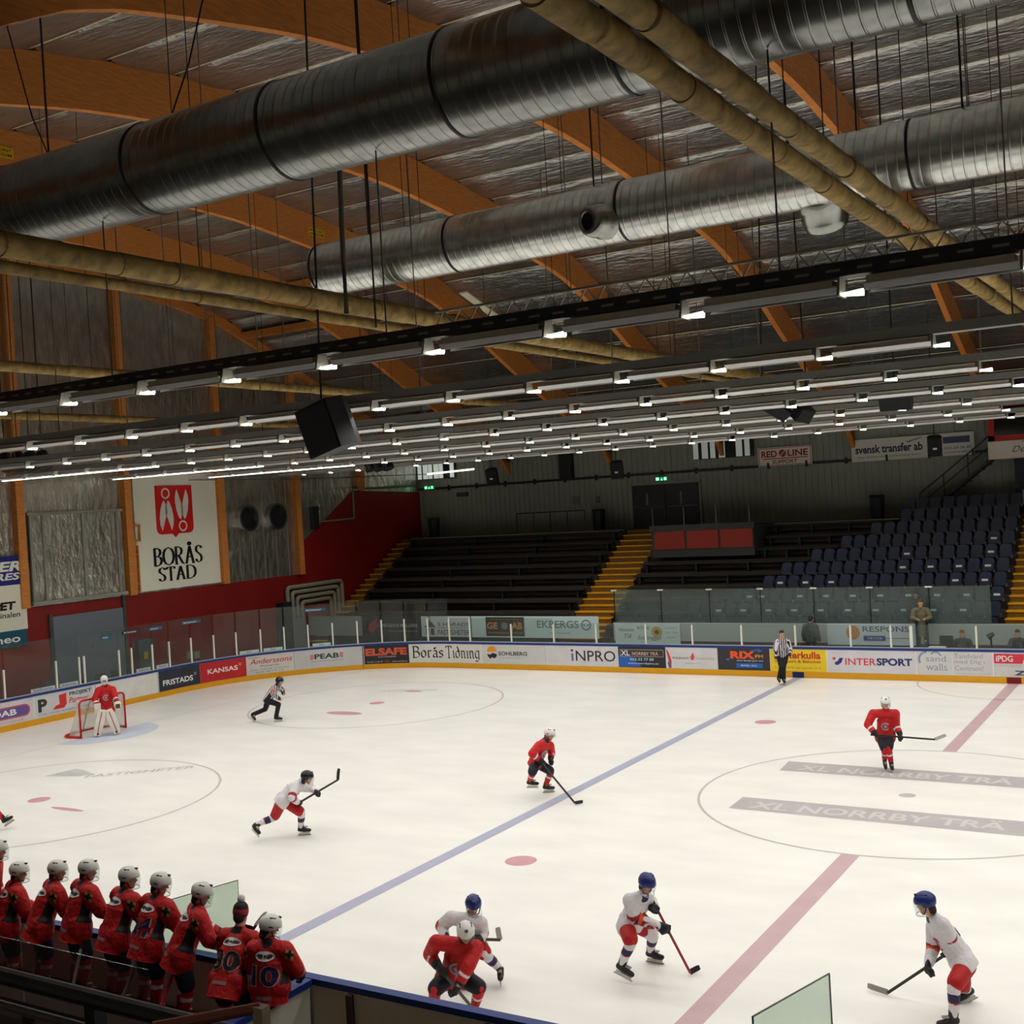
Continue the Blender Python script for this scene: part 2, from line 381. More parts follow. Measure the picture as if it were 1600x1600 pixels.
ad('white panel with red slanted script lettering right of the red panel', 9.3, 7.23, (214,210,204), [([T('Anderssons',.15,2.0,.44,.66,.01,.25)],(190,44,48)),([T('Stefan',.1,.6,.68,.76,0,.3)],(130,130,130),'small_print'),([T('Pizzeria',.6,1.4,.3,.38,0,.2)],(90,90,90),'middle_line'),([T('Lunch - Catering - Evenemang',.15,1.85,.16,.23,0),T('033-10 10 10',.4,1.6,.06,.12,0)],(110,110,110),'lettering')])
ad('white panel with dark green slab lettering between red bars', 7.2, 4.29, (204,204,202), [([T('PEAB',.85,1.9,.38,.6,.03)],(24,62,52)),([bar(.66,.82,.38+.055*i,.38+.055*i+.035) for i in range(4)]+[bar(1.92,2.08,.4+.055*i,.4+.055*i+.035) for i in range(4)],(214,60,64),'red_bars'),([T('NORDENS SAMHÄLLSBYGGARE',.68,2.08,.26,.31,0)],(90,92,92),'small_print')])
ad('charcoal panel with chunky orange red lettering on the corner', 4.22, 2.22, (38,40,44), [([T('ELSAFE',.06,1.9,.36,.68,.05)],(206,84,52)),([T('AUKTORISERAD',.6,1.4,.27,.32,0)],(190,190,190),'middle_line'),([T('Tel 033-12 00 70',.1,.8,.06,.12,0),T('www.elsafe.se',1.2,1.9,.06,.12,0)],(210,210,210),'small_print'),([oval(1.0,.1,.13,.07)],(110,50,40),'logo')])
ad('long white panel with black blackletter lettering', 2.2, -1.3, (222,220,214), [([fit(pen_mesh('Borås',(.11,.09),.05,.03),.12,1.62,.2,.72)],(28,26,26),'first_word'),([fit(pen_mesh('Tidning',(.1,.08),.05,.03),1.72,3.42,.06,.72)],(28,26,26),'second_word')])
ad('white panel with an orange and black round logo', -1.35, -4.4, (206,206,202), [([ringshape(.5,.5,.12,.24,24,.1,PI)],(226,140,30),'orange_half_disc'),([polyg([(.26,.42),(.4,.38),(.55,.46),(.74,.4),(.72,.3),(.6,.22),(.5,.28),(.42,.2),(.3,.3)])],(36,34,32),'black_logo'),([T('SOHLBERG',.82,2.2,.36,.52,.02)],(40,40,42)),([T('kontorsmaterial & möbler',.85,1.9,.24,.28,0)],(150,150,150),'small_print')])
ad('white panel with large thin dark lettering left of the blue and black panel', -4.45, -7.66, (214,212,214), [([T('NPRO',1.35,3.1,.2,.62,.005)],(40,36,44)),([bar(1.15,1.24,.2,.5)],(96,104,150),'blue_stem'),([oval(1.19,.62,.06,.05)],(60,60,70),'dot')])
ad('black and blue panel with boxed lettering and a phone number', -7.68, -9.68, (40,40,46), [([polyg([(.02,.02),(1.0,.02),(.75,.25),(.45,.45),(.02,.5)])],(36,92,176),'blue_corner'),([bar(.08,1.92,.42,.7)],(176,152,138),'lettering_box'),([bar(.1,1.9,.44,.68)],(52,52,58),'lettering_box_fill'),([T('XL',.12,.5,.46,.66,.02)],(220,226,236),'white_lettering'),([T('NORRBY TRÄ',.6,1.7,.48,.63,.012)],(214,176,156)),([T('033-23 77 00',.5,1.5,.27,.37,.012),T('www.norrbytra.se',.4,1.7,.11,.2,.01)],(190,214,240),'phone_and_web')])
ad('white panel with a red flame logo and small grey lettering', -9.7, -11.75, (216,214,216), [([polyg([(.0,.78),(.12,.6),(.22,.3),(.2,.02),(.1,.3)])],(206,60,60),'red_wedge'),([polyg([(.06,.2),(.1,.3),(.2,.02),(.1,.02)])],(70,90,150),'blue_wedge'),([T('PAROY',.28,.95,.36,.44,.01)],(96,92,96)),([polyg([(1.02,.34),(1.0,.46),(1.1,.62),(1.16,.46),(1.12,.34)])],(214,70,70),'flame'),([T('ENTREPRENAD',1.2,1.95,.36,.43,0)],(180,180,184),'pale_lettering'),([T('www.paroy.se',.75,1.4,.18,.23,0)],(150,150,150),'small_print')])
ad('dark grey panel with heavy orange red lettering and a blue strip', -11.78, -13.78, (50,50,52), [([T('RIX',.5,1.45,.42,.7,.05)],(232,84,50)),([T('FM',1.46,1.75,.46,.58,.015)],(232,150,60),'small_lettering'),([T('BÄST MUSIK JUST NU!',.75,1.75,.32,.38,.01)],(226,226,226),'slogan'),([polyg([(1.2,.72),(1.6,.78),(1.75,.72),(1.55,.66),(1.6,.72)])],(44,110,190),'blue_arrow'),([polyg([(.3,.4),(.5,.44),(.42,.34)])],(44,110,190),'blue_arrow'),([bar(.72,1.72,.1,.26)],(34,96,180),'blue_strip'),([T('BORÅS 105,5',.9,1.5,.14,.22,.01)],(220,230,244),'strip_lettering')])
ad('bright yellow panel with red lettering behind the linesman', -13.8, -15.85, (238,206,40), [([T('Viskerkulla',.15,1.85,.46,.72,.03)],(196,40,40)),([T('Transport & Bälschet',.15,1.85,.28,.42,.015)],(150,60,36),'second_line'),([T('Tel 033-20 30 40 - Lilla Vägen 033 - 42 42',.15,1.85,.1,.16,0)],(120,110,40),'small_print')])
ad('wide white panel with red and navy sans lettering and a tick logo', -15.9, -18.9, (218,216,222), [([T('INTER',.62,1.68,.28,.52,.012)],(206,52,66),'red_lettering'),([T('SPORT',1.7,2.9,.28,.54,.04)],(44,44,104),'navy_lettering'),([polyg([(.24,.36),(.36,.42),(.42,.52),(.55,.53),(.48,.36),(.36,.27),(.26,.28)])],(44,48,120),'tick'),([oval(.23,.5,.06,.05)],(214,70,80),'red_dot')])
ad('white panel with a blue grey heart outline and thin lettering', -18.95, -20.1, (214,214,214), [([ringshape(.34,.52,.26,.07,16,.5*PI,1.15*PI),ringshape(.62,.6,.18,.05,16,.1*PI,.8*PI)],(130,146,180),'heart'),([T('sand',.3,.95,.46,.66,0)],(146,148,156)),([T('walls',.3,.98,.16,.4,0)],(146,148,156),'second_line')])
ad('white panel with three lines of thin grey lettering', -20.12, -21.36, (214,212,212), [([T('Tandvård',.05,.95,.58,.74,0),T('med Dig i',.05,1.0,.38,.53,0),T('Centrum!',.05,.95,.18,.33,0)],(150,150,152)),([T('Tandvårds teamet',.05,1.2,.06,.11,0)],(180,180,180),'small_print')])
ad('white panel with a red flag logo and heavy dark lettering near the centre line', -21.4, -24.6, (212,210,210), [([polyg([(.02,.44),(.88,.44),(.94,.62),(.94,.76),(.02,.76)])],(206,50,66),'red_flag'),([T('iPDG',.08,.6,.5,.7,.02)],(240,226,226)),([T('IP DATA GROUP',.04,.85,.34,.4,0)],(170,170,172),'small_print'),([T('ZÜBLIN',.62,2.3,.06,.25,.04)],(66,68,70),'dark_lettering')])

# ------------------------------------------------------------------ protective glass, posts and stickers on the boards
posts = [20.32, 18.2, 17.2, 16.98, 15.38, 14.78, 13.76, 12.9, 11.78, 10.7, 9.68, 8.6, 7.58, 6.56, 5.52, 4.46, 3.4, 2.38, 1.3, .26, -.78, -2.82, -4.82, -6.74, -8.88, -10.8, -12.74, -14.76, -16.74, -18.12, -18.8, -20.9, -22.9]
wide = (-18.8,)
proto = None
for k, s in enumerate(posts):
    hh = 1.0 if s > 11 else (.98 if s > -.9 else .74)
    w_ = .05 if s in wide else .03
    p, n = per(s); t = Vector((-n.y, n.x, 0))
    g = G().obox(bpos(s, 1.12+hh/2, -.05), t*w_, n*.03, (0,0,hh/2))
    o = g.build('glass_post', WHITEP)
    tag(o, 'white post of the glass on the boards, %s from the left edge of the picture' % nth(k+1), 'post', 'glass posts on the rink boards')
panes = [24.2] + posts
for k, (a, c) in enumerate(zip(panes, panes[1:])):
    if a-c < .5: continue
    top = 2.95 if c > -.5 else (2.1 if c > -7 else 1.9)
    if -8.9 < c < -4.9: top = 1.9
    g = G(); strip(g, a-.03, c+.03, 1.13, top, -.056, -.044, .4)
    tag(g.build('rink_glass', GLASSP), 'clear glass pane on the boards just left of the %s white post' % nth(k+1), 'glass pane', 'glass panes on the rink boards')
TEAL = mat('sticker_teal', (176,206,202), .4); TXTG = mat('sticker_text', (72,110,108), .5)
for k, (a, c) in enumerate([(19.3,18.3),(18.1,17.3),(14.6,13.9),(13.6,13.0),(9.55,8.7),(8.5,7.68),(6.4,5.62)]):
    g = G(); strip(g, a, c, 1.14, 1.27, -.038, -.034)
    o = tag(g.build('glass_sticker', TEAL if k > 3 else mat('sticker_pale', (186,190,200), .4)), 'pale sticker along the foot of the glass, %s from the left' % nth(k+1), 'sticker', 'stickers at the foot of the glass')
    flat('lettering', [T('kabona', .12, a-c-.1, .02, .1, .01)], lambda x, y, oo, a=a: bpos(a-x, 1.15+y, -.032), TXTG, o)
TAGB = mat('tag_blue', (40,92,124), .4)
for k, (s, z, wd, c) in enumerate([(16.2,2.62,.55,0),(15.2,2.68,.9,1),(13.9,2.66,.7,0),(12.2,2.7,.95,0),(6.7,2.66,.95,0)]):
    g = G(); strip(g, s, s-wd, z, z+.13, -.038, -.034)
    o = tag(g.build('glass_tag', TAGB if not c else mat('tag_dark', (44,46,62), .4)), 'small blue tag high on the end glass, %s from the left' % nth(k+1) if not c else 'dark tag high on the end glass between two blue tags', 'tag', 'tags high on the end glass')
    flat('lettering', [T('brioneo', .12, wd-.2, .03, .1, .01)], lambda x, y, oo, s=s, z=z: bpos(s-x, z+y, -.032), WHITEP, o)

# ------------------------------------------------------------------ walls
g = G(); g.box((-32.4,-32,-.3),(-32,30,18.5)); struct(g.build('wall_left', FOILW), 'end wall lined with wrinkled silver foil')
FOILSEAM = mat('foil_seam', (196,190,178), .3, .9)
g = G()
for k in range(34):
    y = .15+.8*k
    g.box((-32,y-.02,4.0),(-31.985,y+.02,16.5))
struct(g.build('trim_1', FOILSEAM), 'vertical taped seams of the foil lining')
g = G(); g.poly([(-32,-20,-.02),(-32,26.98,-.02),(-32,26.98,7.7),(-32,21.2,7.92),(-32,17.2,5.55),(-32,17.0,4.0),(-32,-20,4.0)], (.03,0,0))
struct(g.build('trim_2', REDW), 'dark red cladding on the lower end wall rising with the stand')
g = G(); g.box((-40,27,-.3),(24,27.3,11))
for k in range(150):
    x = -32+.3*k; g.box((x,26.96,5.2),(x+.13,27,10.9))
struct(g.build('wall_far', GREYW), 'dark grey corrugated metal wall behind the stand')
g = G(); g.box((-33,26.9,7.78),(-2.4,26.96,7.9))
for k in range(16): g.box((-30+1.8*k,26.85,7.7),(-29.9+1.8*k,26.96,7.98))
tag(g.build('cable_rail', DSTEEL), 'thin dark cable rail along the far grey wall', 'rail')
g = G(); g.box((-40,-31,-.3),(24,-30.7,11)); struct(g.build('wall_near', mat('near_wall', (190,186,176), .7)), 'grey wall behind the viewer')
g = G(); g.box((21,-31,-.3),(21.3,27,17)); struct(g.build('wall_right', FOILW), 'foil lined end wall beyond the right edge')

# ------------------------------------------------------------------ roof
PROF = [(-28,8.4),(-17.8,12.6),(-14.45,14.6),(-12.25,15.12),(-9.2,15.75),(-6,16.12),(-2,16.32),(1.5,16.28),(4,16.05),(8,15.62),(12,14.95),(15.8,13.5),(17.8,12.55),(27.4,8.7)]
def rz(y):
    for (a, za), (c, zc) in zip(PROF, PROF[1:]):
        if y <= c: return za + (zc-za)*(y-a)/(c-a)
    return PROF[-1][1]
def rsm(y): return (rz(y-1)+2*rz(y)+rz(y+1))/4
DB = 1.12
BEAMX = [-26.1, -20.1, -14.15, -8.0, -2.0, 4.0, 10.0, 16.0]
ys = [-28+.5*k for k in range(111)]
BNAME = ['nearest the end wall','second from the end wall','third from the end wall','fourth from the end wall','fifth from the end wall','sixth from the end wall','seventh from the end wall','eighth from the end wall']
for k, x in enumerate(BEAMX):
    g = G().rings([[(x-.1,y,rsm(y)),(x+.1,y,rsm(y)),(x+.1,y,rsm(y)+DB),(x-.1,y,rsm(y)+DB)] for y in ys])
    o = struct(g.build('roof_beam', WOOD), 'arched laminated timber roof beam, %s' % BNAME[k])
g = G().rings([[(-32,y,rsm(y)+DB-.42),(-31.8,y,rsm(y)+DB-.42),(-31.8,y,rsm(y)+DB),(-32,y,rsm(y)+DB)] for y in ys])
struct(g.build('trim_3', WOOD), 'timber edge beam along the top of the end wall')
# foil ceiling sagging between purlins
g = G(); PU = 1.95; sub = 10; n = int(55/PU*sub); xs = [-32.2+1.0*k for k in range(54)]
rs = []
for j in range(n+1):
    t = (0,.05,.12,.22,.34,.46,.58,.7,.82,.95)[j % sub]; y = -28 + PU*(j//sub + t); sag = (.09 if t > 0 else 0) + .07*(1-(2*t-1)**2)
    rs.append([(x, y, rsm(y)+DB+.12 - sag - .025*math.sin(x*2.1+j)*math.sin(x*.9)*(1-(2*t-1)**4)) for x in xs])
g.rings(rs, 0, False, False)
for k in range(int(55/PU)+1):
    y = -28+PU*k; z = rsm(y)+DB+.03; g.box((-32,y-.02,z+.01),(21,y+.02,z+.1),1)
struct(g.build('ceiling', [FOIL, mat('purlin', (248,226,180), .4)], smooth=True, normals=False), 'silver foil roof lining between timber purlins')
g = G(); g.box((-26.0,10.3,rsm(10.3)+.75),(-20.2,10.55,rsm(10.3)+1.05)); struct(g.build('trim_4', WOOD), 'short timber brace between two roof beams')
g = G(); g.box((-31.8,13.6,rsm(13.6)+.65),(-26.2,13.85,rsm(13.6)+.95)); struct(g.build('trim_5', WOOD), 'short timber brace beside the end wall')
for x, y in ((-19.99,5.2),(-19.99,-7.0)):
    z = rsm(y)+.55; g = G().box((x,y-.42,z-.14),(x+.012,y+.42,z+.14))
    o = tag(g.build('warning_sign', mat('sign_yellow', (216,176,20), .5)), 'small yellow sign on a timber beam, %s' % ('above the far duct end' if y > 0 else 'at the left edge above the big duct'), 'sign')
    flat('lettering', [T('MAX LAST', -.36,.36,.02,.09,.01), T('600 KG/M', -.36,.36,-.1,-.03,.01)], lambda a,b_,t,x=x,y=y,z=z: Vector((x+.016,y+a,z+b_)), BLACK, o)
# wall columns
for k, y in enumerate((1.55,6.55,11.75,16.75,21.7)):
    z0 = 4.0 if k < 4 else 7.9
    g = G().box((-32,y-.17,z0),(-31.72,y+.17,rsm(y)+DB-.3)); struct(g.build('wall_column', WOOD), 'timber column on the end wall, %s from the left' % nth(k+1))

# ------------------------------------------------------------------ things on the end wall
def wl(y0, z0, x=-31.9): return lambda a, b_, t: Vector((x+t, y0+a, z0+b_))
def wf(x0, z0, y=26.9): return lambda a, b_, t: Vector((x0+a, y-t, z0+b_))
a = thing('city_sign', 'large white sign with a red shield and black serif lettering on the end wall', 'sign', (-31.95,9.3,4.08))
G().box((-31.97,6.95,4.08),(-31.9,11.55,8.9)).build('sign_panel', mat('sign_cream', (246,244,226), .5), a)
sh = [(8.08,8.4),(10.1,8.4),(10.1,6.75)]+[(9.85+.25*math.cos(t),6.62+.25*math.sin(t)) for t in (0,-.5,-1,-1.57)]+[(9.25,6.37),(9.08,6.22),(8.92,6.37)]+[(8.33+.25*math.cos(t),6.62+.25*math.sin(t)) for t in (-1.57,-2.1,-2.6,-3.14)]
SHRED = mat('shield_red', (206,24,22), .45)
G().poly([(-31.9,y,z) for y,z in sh], (.035,0,0)).build('shield', SHRED, a)
def leaf(cx, top, bot, w0, inv):
    "half of a pair of shears: two pointed blades joined at a waist"
    f = lambda u, v: (cx+u*w0, (top+(bot-top)*v) if not inv else (bot+(top-bot)*v))
    return [polyg([f(*p) for p in q]) for q in ([(-.18,0),(-.02,.16),(-.02,.50),(-.44,1),(-.62,.8),(-.66,.6),(-.55,.3),(-.35,.08)],[(.18,0),(.35,.08),(.55,.3),(.66,.6),(.62,.8),(.44,1),(.02,.50),(.02,.16)],[(-.08,.2),(.08,.2),(.08,.5),(-.08,.5)])]
flat('shears', leaf(8.62,7.8,6.5,.58,False)+[ringshape(8.62,8.08,.2,.07)]+leaf(9.5,8.25,6.95,.58,True)+[ringshape(9.5,6.68,.2,.07)], lambda y,z,t: Vector((-31.862+t,y,z)), WHITEP, a)
flat('lettering', [fit(pen_mesh('BORÅS',(.19,.0),.07,.05),7.75,10.55,5.05,6.0), fit(pen_mesh('STAD',(.19,.0),.07,.05),8.0,10.15,4.4,5.0)], lambda y,z,t: Vector((-31.896+t,y,z)), BLACK, a)
a = thing('wall_banner', 'tall banner of blue, white and teal fields at the left edge of the end wall', 'banner', (-31.8,1.0,2.65))
G().box((-31.86,-1.6,4.92),(-31.8,1.62,5.98)).build('blue_field', mat('ban_blue', (18,28,118), .5), a)
G().box((-31.86,-1.6,3.26),(-31.8,1.6,4.92)).build('white_field', mat('ban_white', (228,224,206), .5), a)
G().box((-31.86,-1.6,2.66),(-31.8,1.55,3.26)).build('teal_field', mat('ban_teal', (12,80,104), .5), a)
flat('white_lettering', [T('ER',.5,1.5,5.42,5.78,.04,.2),T('RES',.35,1.4,5.1,5.36,.03,.2),T('brioneo',-.9,1.25,2.82,3.1,.02)], wl(0,0,-31.797), WHITEP, a)
flat('black_lettering', [T('PET',.2,1.15,4.02,4.32,.05,.1),T('minalen',.2,1.3,3.74,3.94,.01,.1)], wl(0,0,-31.797), BLACK, a)
# foil covered lift door above the grey door
a = thing('lift_panel', 'foil covered lift panel in a pale metal frame above the grey door', 'panel', (-31.9,4.1,4.1))
G().box((-31.96,2.0,4.1),(-31.88,6.25,7.45)).build('foil_sheet', FOILW, a)
g = G()
for y in (2.0,2.55,4.35,6.0): g.box((-31.9,y-.05,4.1),(-31.82,y+.05,7.45))
g.box((-31.9,1.9,7.42),(-31.82,6.3,7.52)); g.box((-31.9,1.9,4.06),(-31.78,6.3,4.2)); g.build('frame', mat('frame_grey', (150,150,142), .5, .3), a)
d = struct(G().box((-31.97,2.75,0),(-31.9,6.08,3.55)).build('door_1', mat('door_grey', (112,117,130), .5)), 'tall grey sliding door in the end wall behind the goal')
g = G(); g.box((-31.97,2.6,0),(-31.86,2.75,3.65)); g.box((-31.97,6.08,0),(-31.86,6.2,4.1)); g.build('door_frame', mat('dframe', (70,70,66), .6), d)
g = G(); g.box((-31.9,3.3,.6),(-31.88,4.1,1.0)); g.box((-31.9,4.5,.7),(-31.88,5.0,1.1)); g.box((-31.9,5.3,.8),(-31.88,5.7,1.15)); g.build('notice', mat('notice', (96,90,66), .6), d)
g = G().tube([(-31.84,4.9,2.75),(-31.84,6.1,2.72)], .015); g.tube([(-31.88,4.55,2.2),(-31.83,4.55,2.2)], .04); g.build('door_handle', STEEL, d)
a = thing('switch_cabinet', 'grey cabinet with a yellow sticker on the red wall behind the goal', 'cabinet', (-31.85,6.95,.9))
G().box((-31.97,6.6,.9),(-31.72,7.35,2.15)).build('case', mat('cab_grey', (80,86,92), .5), a)
G().box((-31.72,6.85,1.35),(-31.71,7.05,1.65)).build('warning_sticker', mat('stick_yellow', (190,170,40), .5), a)
a = thing('wall_meter', 'small grey meter box left of the grey door', 'box', (-31.9,2.3,.6)); G().box((-31.97,2.15,.6),(-31.75,2.5,1.15)).build('case', mat('cab_grey', (80,86,92)), a); G().tube([(-31.8,2.0,.7),(-31.7,2.0,.7)], .06).build('dial', WHITEP, a)
g = G().box((-31.97,9.35,1.0),(-31.93,9.6,1.3)); g.box((-31.97,9.75,.95),(-31.93,10.05,1.25)); tag(g.build('wall_socket', mat('sock', (150,140,130), .5)), 'pair of pale sockets low on the red end wall', 'socket')
a = thing('wooden_ladder', 'short wooden ladder beside the white city sign', 'ladder', (-31.8,6.5,4.1))
g = G(); g.box((-31.85,6.72,4.1),(-31.75,6.8,6.3)); g.box((-31.85,6.88,4.1),(-31.75,6.94,6.0)); g.build('rail', WOOD, a)
for z in (4.4,5.0,5.6,6.2): G().box((-31.85,6.4,z),(-31.75,6.9,z+.06)).build('rung', WOOD, a)
g = G()
for lo, hi in (((-31.85,6.75,6.15),(-31.78,7.1,6.22)),((-31.85,6.75,6.78),(-31.78,7.1,6.85)),((-31.85,7.05,6.15),(-31.78,7.12,6.85)),((-31.85,6.72,6.15),(-31.78,6.78,6.85))): g.box(lo,hi)
tag(g.build('picture_box', WOOD), 'small empty wooden frame at the edge of the white city sign', 'frame')
for k, y in enumerate((13.35,15.25)):
    a = thing('round_vent', 'round dark vent with a metal collar in the foil wall, %s of two' % ('left' if k == 0 else 'right'), 'vent', (-31.9,y,6.84), 'round vents in the end wall')
    n=28; P=lambda r,x:[(x,y+r*math.cos(2*PI*i/n),6.84+r*math.sin(2*PI*i/n)) for i in range(n)]
    G().rings([P(.62,-32),P(.62,-31.7),P(.52,-31.7),P(.5,-31.95)],0,False).build('collar', GALV, a)
    G().rings([P(.5,-31.96),P(.02,-31.96)],0,False).build('opening', BLACK, a)
    g = G(); [g.box((-31.9,y-.48,6.84-.3+.2*i),(-31.88,y+.48,6.86-.3+.2*i)) for i in range(4)]; g.build('louvre', DSTEEL, a)
tag(G().tube([(-31.9,18.2,6.45),(-31.9,21.05,6.5),(-31.9,21.1,8.0),(-31.9,26.5,8.05)], .06).build('conduit', mat('conduit', (120,116,104), .5)), 'pale stepped conduit on the end wall above the stand', 'pipe')
a = thing('wall_lamp', 'dark lamp on a bracket on the grey end wall', 'lamp', (-31.8,17.9,6.7)); G().box((-31.95,17.7,6.1),(-31.7,18.1,7.2)).build('housing', DSTEEL, a); G().tube([(-31.95,17.9,7.2),(-31.7,17.95,7.45),(-31.6,18.1,7.2)], .04).build('bracket', STEEL, a)
for k in range(4):
    y0, y1, zt, zb = 15.7+.32*k, 19.7-.3*k, 3.45-.26*k, 1.9-.15*k
    x = -31.85
    pts = [(x,y0,zb-.9),(x,y0,zt-.2)]+[(x,y0+.2-.2*math.cos(t),zt-.2+.2*math.sin(t)) for t in (.4,.8,1.2)]+[(x,y1-.2+.2*math.sin(t),zt-.2+.2*math.cos(t)) for t in (.1,.5,.9,1.3)]+[(x,y1,zb)]
    tag(G().tube(pts, .1, 10).build('ventilation_pipe', mat('vent_pipe', (150,146,130), .5)), 'grey bent pipe of the nested set left of the corner stairs, %s from outside' % nth(k+1), 'pipe', 'nested pipes by the corner stairs')
a = thing('ice_machine_cabinet', 'dark cabinet under the nested pipes in the corner', 'cabinet', (-31.4,15.4,0)); G().box((-31.96,15.0,0),(-31.5,15.58,2.8)).build('case', mat('dark_cab', (30,34,40), .6), a); G().box((-31.6,15.58,0),(-31.52,16.5,2.0)).build('side_panel', mat('side_grey', (126,126,118), .6), a)

# ------------------------------------------------------------------ things on the far wall
d = thing('double_door', 'dark double door on the walkway behind the stand', 'door', (-17.2,26.95,5.2))
for x0,x1 in ((-19.0,-17.25),(-17.2,-15.45)):
    l = G().box((x0,26.88,5.2),(x1,26.95,7.3)).build('door_leaf', mat('door_dark', (32,30,38), .5), d)
    G().tube([(x0+.1,26.83,6.2),(x1-.1,26.83,6.2)], .025).build('push_bar', STEEL, l)
    G().box((x0+.75,26.87,6.3),(x0+.85,26.89,6.9)).build('glass_slot', GREY, l)
g = G(); g.box((-19.1,26.86,5.2),(-19.0,26.97,7.4)); g.box((-15.45,26.86,5.2),(-15.35,26.97,7.4)); g.box((-19.1,26.86,7.3),(-15.35,26.97,7.4)); g.build('door_frame', GREYW, d)
EXIT = mat('exit_green', (150,255,190), .5, emit=1.6); EXITD = mat('exit_dark', (10,120,60), .5, emit=.5)
for k, (x, z, y, lab) in enumerate([(-17.35,7.55,26.8,'green lit exit sign above the double door'),(-32.6,7.9,26.8,'green lit exit sign in the far left corner')]):
    if k: x = -31.2
    a = thing('exit_sign', lab, 'exit sign', (x,y,z)); G().box((x-.32,y,z-.1),(x+.32,y+.1,z+.12)).build('lit_panel', EXITD, a)
    flat('pictogram', [rect(-.28,-.12,-.06,.08),polyg([(-.04,-.06),(.02,.08),(.08,-.06)]),rect(.14,.28,-.06,.08)], wf(x,z,y), EXIT, a)
a = thing('sponsor_sign', 'white sign with red lettering and underline on the far wall', 'sign', (-11.3,26.9,7.83))
G().box((-12.42,26.86,7.8),(-9.88,26.92,8.68)).build('sign_panel', mat('sig_w', (236,230,218), .5), a)
flat('border', [rect(-12.38,-9.92,8.62,8.65),rect(-12.38,-9.92,7.83,7.86),rect(-12.38,-12.35,7.86,8.62),rect(-9.95,-9.92,7.86,8.62)], wf(0,0,26.86), C_(150,60,56), a)
flat('lettering', [T('RED',-12.25,-11.5,8.22,8.52,.03),T('LINE',-11.0,-10.05,8.22,8.52,.03),T('SUPPORT',-11.75,-10.55,7.9,8.08,.02,.2),rect(-12.2,-10.05,8.13,8.17),oval(-11.24,8.38,.17,.17)], wf(0,0,26.86), C_(150,30,34), a)
flat('puck_stripe', [polyg([(-11.38,8.28),(-11.33,8.24),(-11.1,8.48),(-11.15,8.52)])], wf(0,0,26.853), C_(200,190,180), a)
a = thing('sponsor_banner', 'long white banner with dark blue lettering on the far wall', 'banner', (-5.5,26.9,7.7))
G().box((-8.08,26.86,7.74),(-2.88,26.92,8.72)).build('banner_sheet', mat('ban_w2', (236,236,228), .5), a)
flat('lettering', [T('svensk transfer ab',-7.9,-5.0,8.08,8.45,.03)], wf(0,0,26.86), C_(40,44,72), a)
flat('small_print', [T('Din fullservice screentryckeri',-7.8,-5.1,7.86,7.96,0),T('033-29 36 60',-4.1,-3.0,8.02,8.14,.01),T('svensktransfer.se',-4.1,-3.0,7.86,7.95,0)], wf(0,0,26.86), C_(90,92,98), a)
flat('blue_strip', [rect(-4.15,-3.05,8.28,8.56)], wf(0,0,26.86), C_(60,64,96), a)
flat('swoosh', [polyg([(-5.7,8.5),(-5.0,8.66),(-5.05,8.6),(-5.6,8.44)])], wf(0,0,26.86), C_(140,146,150), a)
# red framed booth at the upper right
a = thing('commentary_booth', 'red framed booth with dark windows at the upper right of the far wall', 'booth', (1,25.7,8.2))
g = G(); g.box((-2.1,25.5,8.2),(8,27,8.42)); g.box((-2.1,25.5,8.2),(-1.85,27,10.2)); g.box((-2.1,25.5,9.6),(8,27,9.9)); g.build('frame', mat('booth_red', (180,40,26), .5), a)
G().box((-1.85,25.6,8.42),(8,25.65,9.6)).build('window_pane', mat('booth_glass', (10,10,11), .15), a)
G().box((-2.12,25.45,7.45),(8,25.5,8.18)).build('white_board', mat('booth_white', (244,238,224), .5), a)
flat('lettering', [T('DeSatyx',-1.2,.2,7.62,7.95,-.005,.4),ringshape(-.55,7.92,.3,.02,20,.2,2.6)], wf(0,0,25.45), C_(60,58,56), a)
G().box((-1.2,25.8,5.2),(8,25.9,7.45)).build('navy_wall', mat('booth_navy', (22,24,34), .6), a)
flat('white_letters', [T('H',-.95,.0,5.55,6.15,.05),T('ALL',.2,2.5,5.0,5.3,.03)], wf(0,0,25.78), C_(150,150,146), a)
a = thing('steel_stairway', 'dark steel stairway climbing to the red framed booth', 'stairway', (-4,26.2,5.2))
g = G().obox((-3.4,26.2,6.45),(1.55,0,1.2),(0,.4,0),(.03,0,-.05)); g.build('stringer', DSTEEL, a)
for k in range(11): G().box((-4.9+.27*k,25.85,5.35+.21*k),(-4.6+.27*k,26.55,5.39+.21*k)).build('tread', DSTEEL, a)
for dz in (.55,1.0):
    G().tube([(-5.0,25.85,5.2+dz),(-1.9,25.85,7.6+dz)], .03).build('handrail', DSTEEL, a)
for x in (-5,-4,-3,-2): G().tube([(x,25.85,5.2+(x+5)*.77),(x,25.85,6.2+(x+5)*.77)], .025).build('baluster', DSTEEL, a)
for k, (x, y, lab) in enumerate([(-20.4,25.9,'dark litter bin left of the double door'),(-6.75,25.6,'dark litter bin behind the highest seats'),(-30.3,25.8,'dark blue bin at the top of the corner stairs')]):
    a = thing('litter_bin', lab, 'bin', (x,y,5.2)); G().tube([(x,y,5.2),(x,y,6.15)], [.28,.32], 14).build('body', mat('bin_dark', (20,22,30), .6), a); G().tube([(x,y,6.15),(x,y,6.25)], [.36,.3], 14).build('lid', BLACK, a)
a = thing('walkway_railing', 'thin dark railing on the walkway left of the double door', 'railing', (-22.8,25.0,5.2))
G().tube([(-24.6,25.0,6.25),(-20.7,25.0,6.25)], .025).build('top_bar', DSTEEL, a)
